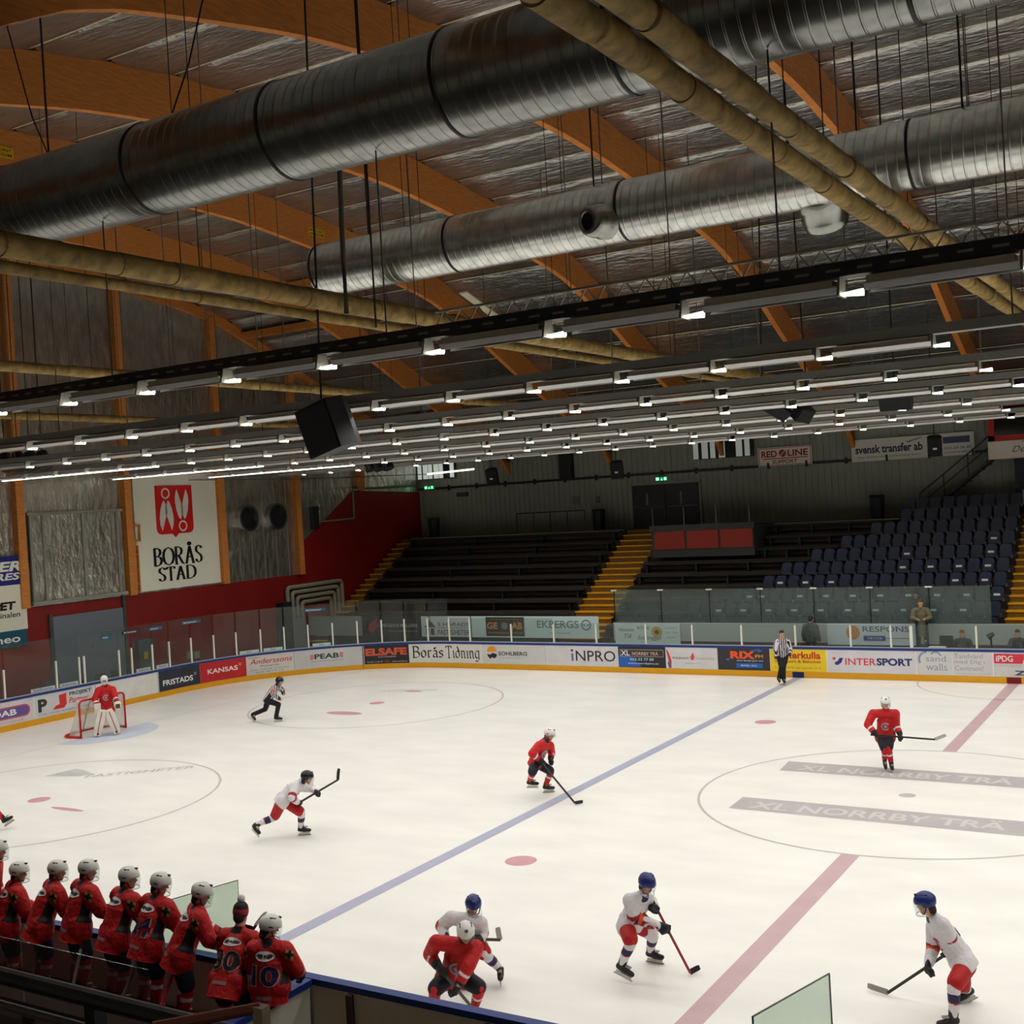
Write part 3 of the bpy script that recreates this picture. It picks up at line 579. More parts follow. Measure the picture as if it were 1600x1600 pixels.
for k in range(5): G().tube([(-24.6+.97*k,25.0,5.2),(-24.6+.97*k,25.0,6.25)], .02).build('upright', DSTEEL, a)
for k, (x, z, wd, hh, c, lab) in enumerate([(-22.2,6.75,.4,.4,(120,120,112),'pale notice on the far wall left of the double door'),(-20.95,6.72,.22,.35,(96,96,92),'small grey notice beside the litter bin on the far wall'),(-29.1,7.42,.75,.22,(34,40,62),'dark blue sign high on the far wall near the corner')]):
    a = thing('wall_notice', lab, 'notice', (x,26.9,z)); G().box((x-wd/2,26.9,z-hh/2),(x+wd/2,26.95,z+hh/2)).build('sheet', mat('not%d'%k, c, .6), a)
    flat('lettering', [rect(-wd*.4,wd*.4,.03,.05),rect(-wd*.4,wd*.4,-.05,-.03)], wf(x,z,26.9), GREY, a)
tag(G().box((-22.9,26.6,7.9),(-22.2,26.95,9.6)).build('duct_riser', mat('riser', (34,35,34), .6)), 'dark vertical duct on the far wall', 'duct')
for k, x in enumerate((-26.1,-20.1,-14.15,-8.0)):
    struct(G().poly([(x-.1,26.0,9.3),(x-.1,26.95,8.3),(x-.1,26.95,9.6),(x-.1,26.0,9.9)], (.2,0,0)).build('beam_foot', WOOD), 'timber beam foot on the far wall, %s from the left' % nth(k+1))
DAY = mat('daylight_blind', (205,215,205), .6, emit=.55)
for k, (x0, x1) in enumerate(((-31.9,-29.4),(-15.6,-12.6))):
    wdw = struct(G().box((x0,26.85,8.35),(x1,26.9,9.35)).build('window_%d' % (k+1), mat('win_dark', (24,26,24), .3)), 'high window with pale vertical blinds, %s' % ('in the far left corner' if k == 0 else 'above the double door'))
    g = G(); n = 7
    for i in range(n):
        if i in ((4,) if k else (5,)): continue
        x = x0+(x1-x0)*i/n; g.box((x,26.8,8.38),(x+.24+.06*(i%2),26.84,9.32))
    g.build('blind', DAY if k == 0 else mat('daylight_dim', (170,176,168), .6, emit=.35), wdw)
a = thing('loose_tube_lamp', 'bare bright tube lamp under the window in the far corner', 'lamp', (-24,24,8.3))
G().tube([(-30.6,25.9,8.62),(-27.6,25.9,8.7)], .045).build('tube', mat('tube_glow', (255,250,232), .5, emit=3), a)
tag(G().tube([(-31.9,10,8.62),(-31.4,16,8.55),(-30.6,25.9,8.62)], .02).build('hanging_cable', STEEL), 'thin pale cable from the end wall to the bare tube lamp', 'cable')

# ------------------------------------------------------------------ stands, stairs, seats
RUN, RISE, Y0, Z0 = .8, .47, 17.3, 1.0
fl = lambda i: Z0+RISE*i
def terrace(name, x0, x1, label, rows=9):
    pr = [(Y0,-.02)]
    for i in range(rows): pr += [(Y0+RUN*i, fl(i)), (Y0+RUN*(i+1), fl(i))]
    pr += [(Y0+RUN*rows, 5.2 if rows == 9 else fl(rows-1)), (26.97, 5.2 if rows == 9 else fl(rows-1)), (26.97,-.02)]
    return struct(G().poly([(x0,y,z) for y,z in pr], (x1-x0,0,0)).build(name, mat('terrace', (60,52,46), .8, noise=.3, nscale=2)), label)
terrace('grandstand', -30.85, -18.3, 'dark stepped terrace between the corner stairs and the middle stairs')
terrace('grandstand', -16.35, -.75, 'dark stepped terrace under the blue seats')
terrace('grandstand', .95, 12, 'dark stepped terrace right of the right hand stairs')
def stairs(x0, x1, label, n=19):
    y, z = Y0+.1-.8, fl(0)-.47
    st = thing('stairway', label, 'stairway', ((x0+x1)/2, y, z), 'yellow stairways of the stand')
    pr = [(y,-.02)]
    k = 0; yy, zz = y, z
    while yy < Y0+RUN*9-.05:
        pr += [(yy,zz),(yy+.4,zz)]; yy += .4; zz += .235
    zz -= .235
    pr += [(yy,5.2),(26.97,5.2),(26.97,-.02)]
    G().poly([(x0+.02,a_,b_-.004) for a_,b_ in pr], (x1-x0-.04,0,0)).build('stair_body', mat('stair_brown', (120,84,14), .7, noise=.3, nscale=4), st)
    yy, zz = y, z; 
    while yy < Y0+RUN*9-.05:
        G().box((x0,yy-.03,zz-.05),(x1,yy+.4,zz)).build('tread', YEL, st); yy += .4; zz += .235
    return st
stairs(-31.72, -30.85, 'narrow yellow stairs climbing along the red end wall')
stairs(-18.3, -16.35, 'yellow stairs in the middle of the stand')
stairs(-.75, .95, 'yellow stairs at the right edge beside the blue seats')
seat_x = [-15.0,-12.6,-11.15,-10.2,-9.25,-8.3,-7.3,-6.3,-5.36,-5.3]
def bench(x0, x1, i, label):
    z = fl(i)+.42; y = Y0+RUN*i+.3
    t = thing('terrace_bench', label, 'bench', ((x0+x1)/2, y, fl(i)), 'wooden benches of the stand')
    G().box((x0,y,z-.05),(x1,y+.36,z)).build('plank', BROWN, t)
    G().box((x0,y+.3,z-.28),(x1,y+.34,z-.08)).build('back_board', BROWN, t)
    for k in range(4):
        x = x0+.3+(x1-x0-.6)*k/3; G().box((x-.04,y+.05,fl(i)),(x+.04,y+.3,z-.05)).build('leg', DSTEEL, t)
for i in range(9):
    bench(-30.8, -18.4, i, 'long dark bench left of the middle stairs, %s row up' % nth(i+1))
    x1 = seat_x[i]-.35; x0 = -16.3 if i < 6 else -11.1
    if x1-x0 > .6: bench(x0, x1, i, 'dark bench between the middle stairs and the blue seats, %s row up' % nth(i+1))
struct(G().box((-11.0,24.42,5.2),(-5.6,24.5,5.24)).build('trim_15', mat('edge_pale', (170,166,150), .6)), 'pale edge of the walkway above the benches')
struct(G().box((-30.8,24.42,5.2),(-18.4,24.5,5.24)).build('trim_16', mat('edge_pale', (170,166,150), .6)), 'pale edge of the walkway left of the middle stairs')
# seats
NAVYS = mat('seat_navy', (34,42,68), .4); PLATE = mat('seat_plate', (214,216,210), .5)
def seat_protos():
    t = thing('folding_seat', '', 'seat', (0,0,0), 'dark blue folding seats')
    g = G(); n = 8
    pts = [(-.21,.42),(-.21,.72)]+[(-.21+.12*(1-math.cos(a_)),.72+.12*math.sin(a_)) for a_ in (.5,1,1.57)]+[(.21-.12*(1-math.cos(a_)),.72+.12*math.sin(a_)) for a_ in (1.57,1,.5)]+[(.21,.72),(.21,.42)]
    g.poly([(x,.3+.12*(z-.42),z) for x,z in pts], (0,.045,0)); g.build('backrest', NAVYS, t)
    g = G().obox((0,.2,.5),(.2,0,0),(0,.04,-.008),(0,.02,.16)); g.build('seat_pan', mat('pan_navy', (32,38,60), .4), t)
    for s in (-1,1): G().box((s*.2-.03,.16,.3),(s*.2+.03,.34,.42)).build('bracket', STEEL if s > 0 else DSTEEL, t)
    G().box((-.03,.33,-.0),(.03,.37,.44)).build('leg', DSTEEL, t)
    return t
plain = seat_protos()
plated = dup(plain, (0,0,0), ''); G().obox((0,.145,.56),(.11,0,0),(0,.006,0),(0,.004,.04)).build('number_plate', PLATE, plated)
used = {id(plain): 0, id(plated): 0}
plates = {1:{2,4,6,8,10,12,14,16,17,18,20},2:{1,2,5,7,9,11,13,15,17,19},3:{1,3,5,14,16},4:{9,11,13,15},5:{7,13},6:{11},0:{0,4,8,11,15,18,22,26}}
cnt = {}
for i in range(10):
    xl = seat_x[i]; n = int((-.85-xl)/.52)+1
    for k in range(n):
        x = -1.08-.52*(n-1-k); q = plated if k in plates.get(i, ()) else plain
        lab = 'plain navy folding seat, %s row up, %s from the right hand stairs' % (nth(i+1), nth(n-k))
        if q is plated: lab = 'white plated navy seat, %s row up, %s from the right hand stairs' % (nth(i+1), nth(n-k))
        loc = (x, Y0+RUN*i+.25, fl(i) if i < 9 else 5.2)
        if used[id(q)] == 0: q.location = loc; q['label'] = lab; used[id(q)] = 1
        else: dup(q, Vector(loc)-Vector(q.location), lab)
# red box platform
a = thing('platform_box', 'platform with three dark red front panels in the middle of the stand', 'platform', (-13.5,22.6,4.2))
G().box((-15.9,22.15,4.0),(-11.15,24.6,5.2)).build('deck', mat('plat_grey', (58,60,56), .7), a)
for k in range(3): G().box((-15.75+1.56*k,22.1,4.36),(-14.3+1.56*k,22.15,5.15)).build('red_panel', mat('plat_red', (150,42,26), .6), a)
G().box((-15.95,22.08,5.15),(-11.1,22.2,5.42)).build('parapet', mat('plat_grey', (58,60,56), .7), a)
for k in range(4): G().tube([(-15.8+1.5*k,22.14,5.42),(-15.8+1.5*k,22.14,6.2)], .015).build('glass_clip', STEEL, a)
# barrier and banners in front of the stand
struct(G().box((-30,16.85,0),(-18.35,16.95,1.98)).build('trim_6', mat('barrier', (40,40,40), .7)), 'dark barrier in front of the stand')
struct(G().box((-15.4,16.85,0),(12,16.95,1.72)).build('trim_7', mat('barrier_grey', (170,176,172), .6)), 'grey barrier behind the penalty boxes')
struct(G().box((-15.4,16.8,0),(12,16.84,1.0)).build('trim_8', mat('barrier_red', (70,22,20), .6)), 'dark red foot of the grey barrier')
def banner(label, x0, x1, bg, items, z0=1.06, z1=1.98, y=16.82):
    t = thing('cloth_banner', label, 'banner', ((x0+x1)/2,y,z0), 'banners on the barrier before the stand')
    G().box((x0,y,z0),(x1,y+.015,z1)).build('sheet', mat('bn_%d_%d_%d' % bg, bg, .6), t)
    for k, it in enumerate(items): flat(it[2] if len(it) > 2 else 'lettering', it[0], lambda p,q,o,k=k: Vector((x0+p, y-.004-.001*k, z0+q)), C_(*it[1]), t)
banner('plain grey banner nearest the corner', -31.6, -28.4, (150,154,150), [])
banner('dark banner with a red bird logo and white lettering', -28.2, -25.05, (44,44,44), [([polyg([(.1,.3),(.3,.6),(.75,.85),(.7,.55),(1.0,.5),(.7,.4),(.4,.12)])],(150,24,26),'red_logo'),([T('MAGNUS MALARN',1.0,2.95,.42,.58,.02),T('www.magnusmalarn.se',1.3,2.95,.2,.28,0)],(180,180,178))])
banner('light grey banner with a small house figure logo', -25.0, -22.35, (214,218,222), [([polyg([(.15,.42),(.5,.72),(.8,.42)]),rect(.25,.42,.08,.38),rect(.5,.7,.08,.38),ringshape(.42,.82,.1,.03)],(96,98,102),'house_figure'),([T('S HÄRADS',.9,2.6,.48,.68,.015),T('FASTIGHETER',.9,2.6,.1,.32,.015),rect(.85,2.62,.4,.42)],(100,102,106))])
banner('pale blue grey banner with a dark orange lettered sign on it', -22.3, -19.6, (208,226,226), [([rect(.75,2.68,.06,.88)],(48,44,40),'dark_sign'),([T('GE',.8,1.35,.36,.66,.04),T('AB',2.05,2.6,.36,.66,.04),T('Specialister inom märkning',1.0,2.4,.76,.82,0),T('Gummibeläggning i Borås AB',.85,2.6,.14,.26,.01)],(196,136,84)),([oval(1.7,.5,.16,.16)],(120,122,126),'disc')])
banner('pale blue grey banner with grey lettering and a cat face badge', -19.58, -16.05, (208,228,228), [([T('EKBERGS',.6,2.6,.42,.74,.02),T('VÅR TALWÖR',1.15,2.2,.18,.27,0)],(128,140,146)),([ringshape(2.95,.56,.2,.05),polyg([(2.8,.6),(2.86,.5),(2.92,.56)]),polyg([(2.98,.56),(3.04,.5),(3.1,.6)])],(110,124,134),'badge')])
banner('pale banner with a sunflower and script lettering', -15.3, -12.45, (212,226,226), [([T('Välkommen',.15,.85,.5,.64,.01,.3),T('Till',.4,.75,.22,.4,.01,.3),T('BRÖDERNAS',1.0,1.55,.58,.74,.01),T('Solsbryggan',1.0,2.05,.12,.34,.005,.3)],(110,122,126)),([oval(1.85,.48,.24,.22)],(196,160,70),'sunflower_petals'),([oval(1.85,.48,.1,.09)],(80,64,40),'sunflower_heart'),([T('Hultagatan 10',2.2,2.75,.6,.68,0),T('Tel 41 20 00',2.2,2.75,.42,.5,0),T('BORÅS',2.3,2.65,.24,.31,0)],(130,142,144),'small_print')], .88, 1.7, 16.78)
banner('grey white banner with an orange ball and blue lettering', -6.6, -3.45, (206,214,222), [([oval(.95,.45,.25,.26)],(206,140,80),'orange_ball'),([T('RESPONS',1.3,2.95,.48,.68,.015),rect(1.32,2.95,.24,.26)],(92,104,130)),([rect(1.32,2.1,.16,.34)],(60,90,140),'blue_strip'),([T('TRYCK',1.45,2.0,.2,.29,.01)],(200,210,220),'strip_lettering')], .95, 1.72, 16.78)
for k in range(7):
    x0 = -15.3+2.06*k
    tag(G().box((x0+.02,16.87,1.72),(x0+2.04,16.885,3.05)).build('barrier_glass', GLASSS), 'tall greenish glass pane on the grey barrier, %s from its left end' % nth(k+1), 'glass pane', 'glass panes on the grey barrier')
    a = tag(G().box((x0-.015,16.86,1.72),(x0+.015,16.9,3.0)).build('glass_clamp', DSTEEL), 'thin dark joint with a white clip between barrier panes, %s from the left' % nth(k+1), 'clamp', 'joints of the barrier glass')
    G().box((x0-.12,16.84,3.0),(x0+.12,16.92,3.05)).build('clip', WHITEP, a)

# ------------------------------------------------------------------ ducts, pipes, lamp rows overhead
def to_px(p):
    v = Vector(p) - cam.matrix_world.translation; z = v.dot(fw)
    return (800+1844.77*v.dot(rx)/z, 800-1844.77*v.dot(ux)/z) if z > .5 else (1e9, 1e9)
def in_view(p, m=40):
    a, b_ = to_px(p); return -m < a < 1600+m and -m < b_ < 1600+m
def duct_mat(name, yc, zc, pitch, k_):
    "galvanised sheet with a raised helical seam"
    m = bpy.data.materials.new(name); m.use_nodes = True; nt = m.node_tree; b = nt.nodes['Principled BSDF']
    def mth(op, a, b_=None):
        q = nt.nodes.new('ShaderNodeMath'); q.operation = op
        for i, v in enumerate((a, b_)):
            if v is None: continue
            if hasattr(v, 'links'): nt.links.new(v, q.inputs[i])
            else: q.inputs[i].default_value = v
        return q.outputs[0]
    tc = nt.nodes.new('ShaderNodeTexCoord'); sp = nt.nodes.new('ShaderNodeSeparateXYZ'); nt.links.new(tc.outputs['Object'], sp.inputs[0])
    ang = mth('ARCTAN2', mth('SUBTRACT', sp.outputs[2], zc), mth('SUBTRACT', sp.outputs[1], yc))
    t = mth('FRACT', mth('ADD', mth('DIVIDE', sp.outputs[0], pitch), mth('DIVIDE', ang, 2*PI)))
    rp = nt.nodes.new('ShaderNodeValToRGB'); nt.links.new(t, rp.inputs[0]); e = rp.color_ramp.elements
    e[0].position = .0; e[0].color = (0,0,0,1); e[1].position = 1; e[1].color = (0,0,0,1)
    for p, v in ((.80,0),(.86,1),(.94,1)):
        k = e.new(p); k.color = (v,v,v,1)
    bp = nt.nodes.new('ShaderNodeBump'); bp.inputs['Strength'].default_value = .7; bp.inputs['Distance'].default_value = .016
    nt.links.new(rp.outputs[0], bp.inputs['Height']); nt.links.new(bp.outputs[0], b.inputs['Normal'])
    n = nt.nodes.new('ShaderNodeTexNoise'); n.inputs['Scale'].default_value = 5; nt.links.new(tc.outputs['Object'], n.inputs['Vector'])
    r2 = nt.nodes.new('ShaderNodeValToRGB'); nt.links.new(n.outputs[0], r2.inputs[0]); c = lin((150*k_,152*k_,148*k_)); d_ = lin((128*k_,130*k_,128*k_))
    r2.color_ramp.elements[0].position = .35; r2.color_ramp.elements[1].position = .65
    r2.color_ramp.elements[0].color = (*d_,1); r2.color_ramp.elements[1].color = (*c,1); nt.links.new(r2.outputs[0], b.inputs['Base Color'])
    b.inputs['Metallic'].default_value = .95; b.inputs['Roughness'].default_value = .27
    return m
def spiral(name, label, y, z, R, x0, x1, pitch, group=None):
    t = thing(name, label, 'duct', ((x0+x1)/2, y, z))
    g = G(); rs = []; n = 44; k = 0; x = x0
    while x < x1:
        rs.append([(x, y+R*math.cos(a), z+R*math.sin(a)) for a in [2*PI*i/n for i in range(n)]]); x += 1.5
    g.rings(rs, 0, False).build('duct_body', duct_mat('duct_metal_%d' % int(-y), y, z, pitch, 1. if y < -10 else 1.45), t, True)
    for q, nx in ((x0+.001,-1),(x-1.5,1)): G().rings([[(q, y+rr*math.cos(a), z+rr*math.sin(a)) for a in [2*PI*i/n for i in range(n)]] for rr in (R,R*.5,.01)],0,False).build('end_cap', GALV, t)
    return t
d1 = spiral('spiral_duct', 'huge dark spiral duct crossing the upper left of the roof space', -14.6, 11.8, .62, -24, 13, .16)
d2 = spiral('spiral_duct', 'smaller shiny spiral duct hanging beyond the huge one', -8.3, 11.6, .5, -8.55, 13, .15)
for d, y, z, R, xs_ in ((d1,-14.6,11.8,.62,(-9.2,-6.2,-3.74,-1.12,1.05,4)), (d2,-8.3,11.6,.5,(-8.5,-5.4,-2.0,2.6,6))):
    for x in xs_:
        n=40; P=lambda r,q:[(q,y+r*math.cos(2*PI*i/n),z+r*math.sin(2*PI*i/n)) for i in range(n)]
        G().rings([P(R,x-.02),P(R+.012,x-.02),P(R+.012,x+.02),P(R,x+.02)],0,False).build('joint_band', DSTEEL, d, True)
def nozzle(c, dr, r, ln, name='nozzle'):
    dr = Vector(dr).normalized(); u = dr.orthogonal().normalized(); v = dr.cross(u); c = Vector(c); n = 32
    P = lambda rr, q: [c+dr*q+rr*(math.cos(2*PI*i/n)*u+math.sin(2*PI*i/n)*v) for i in range(n)]
    o = G().rings([P(r*1.12,0),P(r*1.12,ln*.25),P(r,ln*.3),P(r,ln*.62),P(r*.9,ln*.82),P(r*.56,ln*1.0),P(r*.52,ln*.85)],0,False).build(name, GALV, d2, True)
    G().rings([P(r*.53,ln*.86),P(.005,ln*.86)],0,False).build('nozzle_hole', BLACK, o)
nozzle((-2.25,-8.62,11.42), (-.25,-.9,-.12), .27, .5)
nozzle((1.15,-8.05,11.3), (0,.45,-.85), .36, .58)
PN = 0
def pipe(x, z, r, label, y0=-22, y1=16):
    t = thing('insulated_pipe', label, 'pipe', (x,-3,z), 'lagged pipes across the hall')
    pts = []; rad = []; y = y0
    while y < y1:
        L = random.uniform(.75,1.1)
        q = r*random.uniform(.93,1.05)
        pts += [(x+random.uniform(-.015,.015),y,z),(x,y+L*.955,z),(x,y+L*.96,z),(x,y+L*.995,z)]; rad += [q,q*.99,q*.95,q*.95]; y += L
    G().tube(pts, rad, 30).build('lagging', INSUL, t, False)
    for k in range(6):
        y = y0+3+6*k; G().tube([(x,y,z+r),(x,y,rsm(y)+1.1)], .008, 6).build('hanger', DSTEEL, t)
    return t
pipe(2.2, 10.6, .135, 'left pipe of the yellowish lagged pair at the upper right')
pipe(2.62, 10.6, .13, 'right pipe of the yellowish lagged pair at the upper right')
pipe(-7.1, 10.62, .17, 'thick lagged pipe running in from the left edge under the huge duct')
pipe(-7.5, 10.42, .09, 'thin lagged pipe under the thick one at the left')
pipe(-17.0, 10.6, .13, 'lagged pipe over the second lamp row left of the big speaker')
pipe(-27.0, 10.6, .13, 'farthest lagged pipe in front of the foil wall')
# lamp rows
PITCH = 1.62
phase = [-1.64,-5.18,-8.66,-12.06,-15.64,-18.7,-20.95]
REFL = mat('reflector', (205,205,204), .3, .6); BRK = mat('bracket_grey', (140,138,130), .5)
def lamp_proto(long=False):
    t = thing('strip_light', '', 'light', (0,0,0), 'strip lights over the rink')
    pr = [(-.095,0),(-.145,.055),(-.145,.07),(.145,.07),(.145,.055),(.095,0),(.085,0),(.13,.055),(-.13,.055),(-.085,0)]
    G().rings([[(x,a_,b_) for a_,b_ in pr] for x in (-1.38,-.02)]).build('reflector', REFL, t)
    G().box((-1.36,-.12,.07),(-.06,.12,.135)).build('housing', mat('housing_white', (226,224,210), .45), t)
    if long: G().tube([(-1.34,0,-.012),(.2,0,-.012)], .022, 8).build('lamp_tube', LAMP, t)
    b_ = G().poly([(-.02,-.13,-.02),(-.02,.13,-.02),(-.02,.08,.16),(-.02,.05,.22),(-.02,-.05,.22),(-.02,-.08,.16)], (.025,0,0)); b_.build('end_bracket', BRK, t)
    G().tube([(.02,0,.0),(.2,0,.0)], [.02,.036], 10).build('lamp_tube', LAMP, t)
    return t
lp = lamp_proto(); first = True; ll = lamp_proto(True); llb = None
RN = ['nearest','second nearest','third nearest','middle','third farthest','second farthest','farthest']
for r, (y, ph) in enumerate(zip(ROWS, phase)):
    k0 = int((-31-ph)/PITCH); k = 0; lst = []
    x = ph + k0*PITCH
    while x < 12:
        if in_view((x,y,LAMP_Z), 60): lst.append(x)
        x += PITCH
    for k, x in enumerate(lst):
        lab = 'strip light in the %s lamp row, %s from its left end in view' % (RN[r], nth(k+1))
        if (r in (3,4,5) and x < -23.3):
            lab = lab.replace('strip light', 'strip light showing its whole tube').replace(' in view','').replace(' its left end',' the left')
            if llb is None: ll.location = (x,y,LAMP_Z); ll['label'] = lab; llb = Vector((x,y,LAMP_Z))
            else: dup(ll, Vector((x,y,LAMP_Z))-llb, lab)
        elif first: lp.location = (x,y,LAMP_Z); lp['label'] = lab; first = False; base = Vector((x,y,LAMP_Z))
        else: dup(lp, Vector((x,y,LAMP_Z))-base, lab)
    t = thing('cable_tray', 'long grey tray carrying the %s lamp row' % RN[r], 'tray', (-8,y,8.95), 'trays of the lamp rows')
    g = G(); xa, xb = -30.5, 14
    g.box((xa,y-.1,8.86),(xb,y+.1,8.875)); g.box((xa,y-.105,8.86),(xb,y-.098,9.0)); g.box((xa,y+.098,8.86),(xb,y+.105,9.0))
    if r == 0: [g.box((xa+.3*k,y-.109,8.91),(xa+.3*k+.14,y-.105,8.935),1) for k in range(148)]
    g.build('tray_channel', [mat('tray_dark', (62,62,62), .5, .3) if r == 0 else mat('tray_grey', (132,132,128), .5, .2), STEEL], t)
    n = 0; x = ph-.6
    while x > -30: x -= 4.86
    while x < 12:
        if in_view((x,y,9.5), 0) and (r < 5 or n % 2 == 0):
            n += 1
            o = G().tube([(x,y,9.0),(x,y,11.2 if r == 0 else rsm(y)+1.15)], .011 if r < 2 else .016, 6).build('hanger_rod', mat('rod_grey', (110,106,98), .5, .4))
            tag(o, 'thin rod holding the %s lamp row, %s from the left' % (RN[r], nth(n)), 'rod', 'rods of the lamp rows')
        x += 4.86
for k, x in enumerate((-8.42,-2.55,3.4)):
    y = -14.6; o = G().tube([(x,y,12.4),(x,y,rsm(y)+1.15)], .016, 8).build('hanger_rod', mat('rod', (74,72,68), .5, .4))
    tag(o, 'dark rod holding the huge duct, %s from the left' % nth(k+1), 'rod', 'rods of the ducts')
for k, (x, dx) in enumerate(((-8.42,-1.3),(-5.85,1.2))):
    o = G().tube([(x,-14.6,12.42),(x+dx*.3,-14.55,13.1),(x+dx,-14.4,rsm(-14.6)+1.1)], .012, 6).build('chain', BLACK)
    tag(o, 'slanting chain above the huge duct, %s' % ('left' if k == 0 else 'right'), 'chain', 'chains of the huge duct')
for k, x in enumerate((-7.4,-2.6,1.8,3.3)):
    y = -8.3; o = G().tube([(x,y,12.08),(x,y,rsm(y)+1.15)], .016, 8).build('hanger_rod', mat('rod', (74,72,68), .5, .4))
    tag(o, 'dark rod holding the smaller shiny duct, %s from the left' % nth(k+1), 'rod', 'rods of the ducts')
t = tag(G().tube([(-6.2,-10.6,10.2),(-6.2,-10.6,11.2),(-6.15,-10.6,13.2)], .045, 8).build('cable_bundle', mat('cable_brown', (84,78,68), .6)), 'thick dark cable bundle hanging in front of the left end of the shiny duct', 'cable')
tag(G().tube([(-5.6,-10.6,9.9),(-5.6,-10.6,rsm(-10.6)+1.25)], .016, 8).build('hanger_rod', DSTEEL), 'long dark rod crossing the shiny duct near its left end', 'rod')
t = thing('lattice_truss', 'pale lattice truss running above the nearest lamp row', 'truss', (4,-13.5,9.3))
xa, xb = -2.4, 13
TR = mat('truss_pale', (176,170,150), .5)
G().tube([(xa,-13.5,9.42),(xb,-13.5,9.42)], .018, 8).build('top_chord', TR, t); G().tube([(xa,-13.5,9.24),(xb,-13.5,9.24)], .018, 8).build('bottom_chord', TR, t)
g = G(); x = xa
while x < xb-.2: g.tube([(x,-13.5,9.24),(x+.13,-13.5,9.42),(x+.26,-13.5,9.24)], .012, 6); x += .26
g.build('web', TR, t)
tag(G().poly([(-16.85,9.1,14.45),(-16.85,11.75,13.65),(-16.85,11.75,13.6),(-16.85,9.1,14.4)], (.34,0,0)).build('pale_board', mat('board_pale', (206,200,176), .5)), 'pale board hanging under the roof between two timber beams', 'board')
# loudspeakers and spotlights
def speaker(c, nrm, up, w_, h_, d_, label, group=None, horn=False):
    c = Vector(c); n = Vector(nrm).normalized(); u = Vector(up); u = (u-u.dot(n)*n).normalized(); s = n.cross(u)
    t = thing('loudspeaker', label, 'loudspeaker', c, group)
    pr = [(-w_,d_),(w_,d_),(w_,-d_*.2),(w_*.6,-d_),(-w_*.6,-d_),(-w_,-d_*.2)]
    g = G().poly([c+s*a_+n*b_-u*h_ for a_,b_ in pr], u*2*h_); g.build('cabinet', BLACK, t)
    G().obox(c+n*(d_+.01), s*w_*.9, u*h_*.94, n*.012).build('grille', mat('grille', (9,9,10), .8), t)
    if horn:
        G().obox(c+n*(d_+.03)-u*h_*.1, s*w_*.28, u*h_*.1, n*.01).build('badge', WHITEP, t)
    G().tube([c+u*h_, c+u*(h_+.1), Vector((c.x, c.y, rsm(c.y)+1.15))], .02, 6).build('hanger', DSTEEL, t)
    return t
speaker((-7.22,-9.95,8.42), (-.1,-.95,-.16), (-.24,-.1,1), .42, .44, .34, 'big black loudspeaker hanging among the lamp rows')
speaker((-2.95,1.5,8.78), (.45,-.55,-.6), (-.62,0,.75), .17, .36, .16, 'slanted black loudspeaker of the hanging pair at the right')
speaker((-2.35,1.6,8.62), (.6,-.5,-.6), (.3,0,.9), .22, .18, .18, 'lower black loudspeaker of the hanging pair at the right')
speaker((-.12,1.5,8.76), (.1,-.8,-.6), (0,0,1), .36, .2, .24, 'single black loudspeaker under the lamp rows at the right')
for k, (p, lab) in enumerate([((-22.75,20,8.1),'left'),((-16.35,20,8.0),'middle'),((-3.1,20,8.05),'right')]):
    speaker(p, (.2,-.9,-.35), (0,0,1), .26, .36, .22, 'black loudspeaker with a pale badge hanging before the far wall, %s of three' % lab, 'loudspeakers before the far wall', True)
def spot(c, label, s=.22):
    t = thing('spotlight', label, 'spotlight', c, 'black spotlights under the lamp rows'); c = Vector(c)
    G().tube([c+Vector((-.12,0,.25)), c+Vector((.1,-.05,-.25))], [s*.8,s], 12).build('housing', BLACK, t)
    G().tube([c+Vector((-.1,0,.2)), Vector((c.x-.1,c.y,rsm(c.y)+1.15))], .015, 6).build('hanger', DSTEEL, t)
for k, x in enumerate((-27.4,-26.75,-26.15,-25.55)):
    spot((x,-2,9.12-.02*k), 'black spotlight at the left edge under the lamp rows, %s of four' % nth(k+1))
for k, x in enumerate((-23.6,-23.15,-22.7)):
    spot((x,12,8.75), 'black spotlight right of the big loudspeaker, %s of three' % nth(k+1), .24)

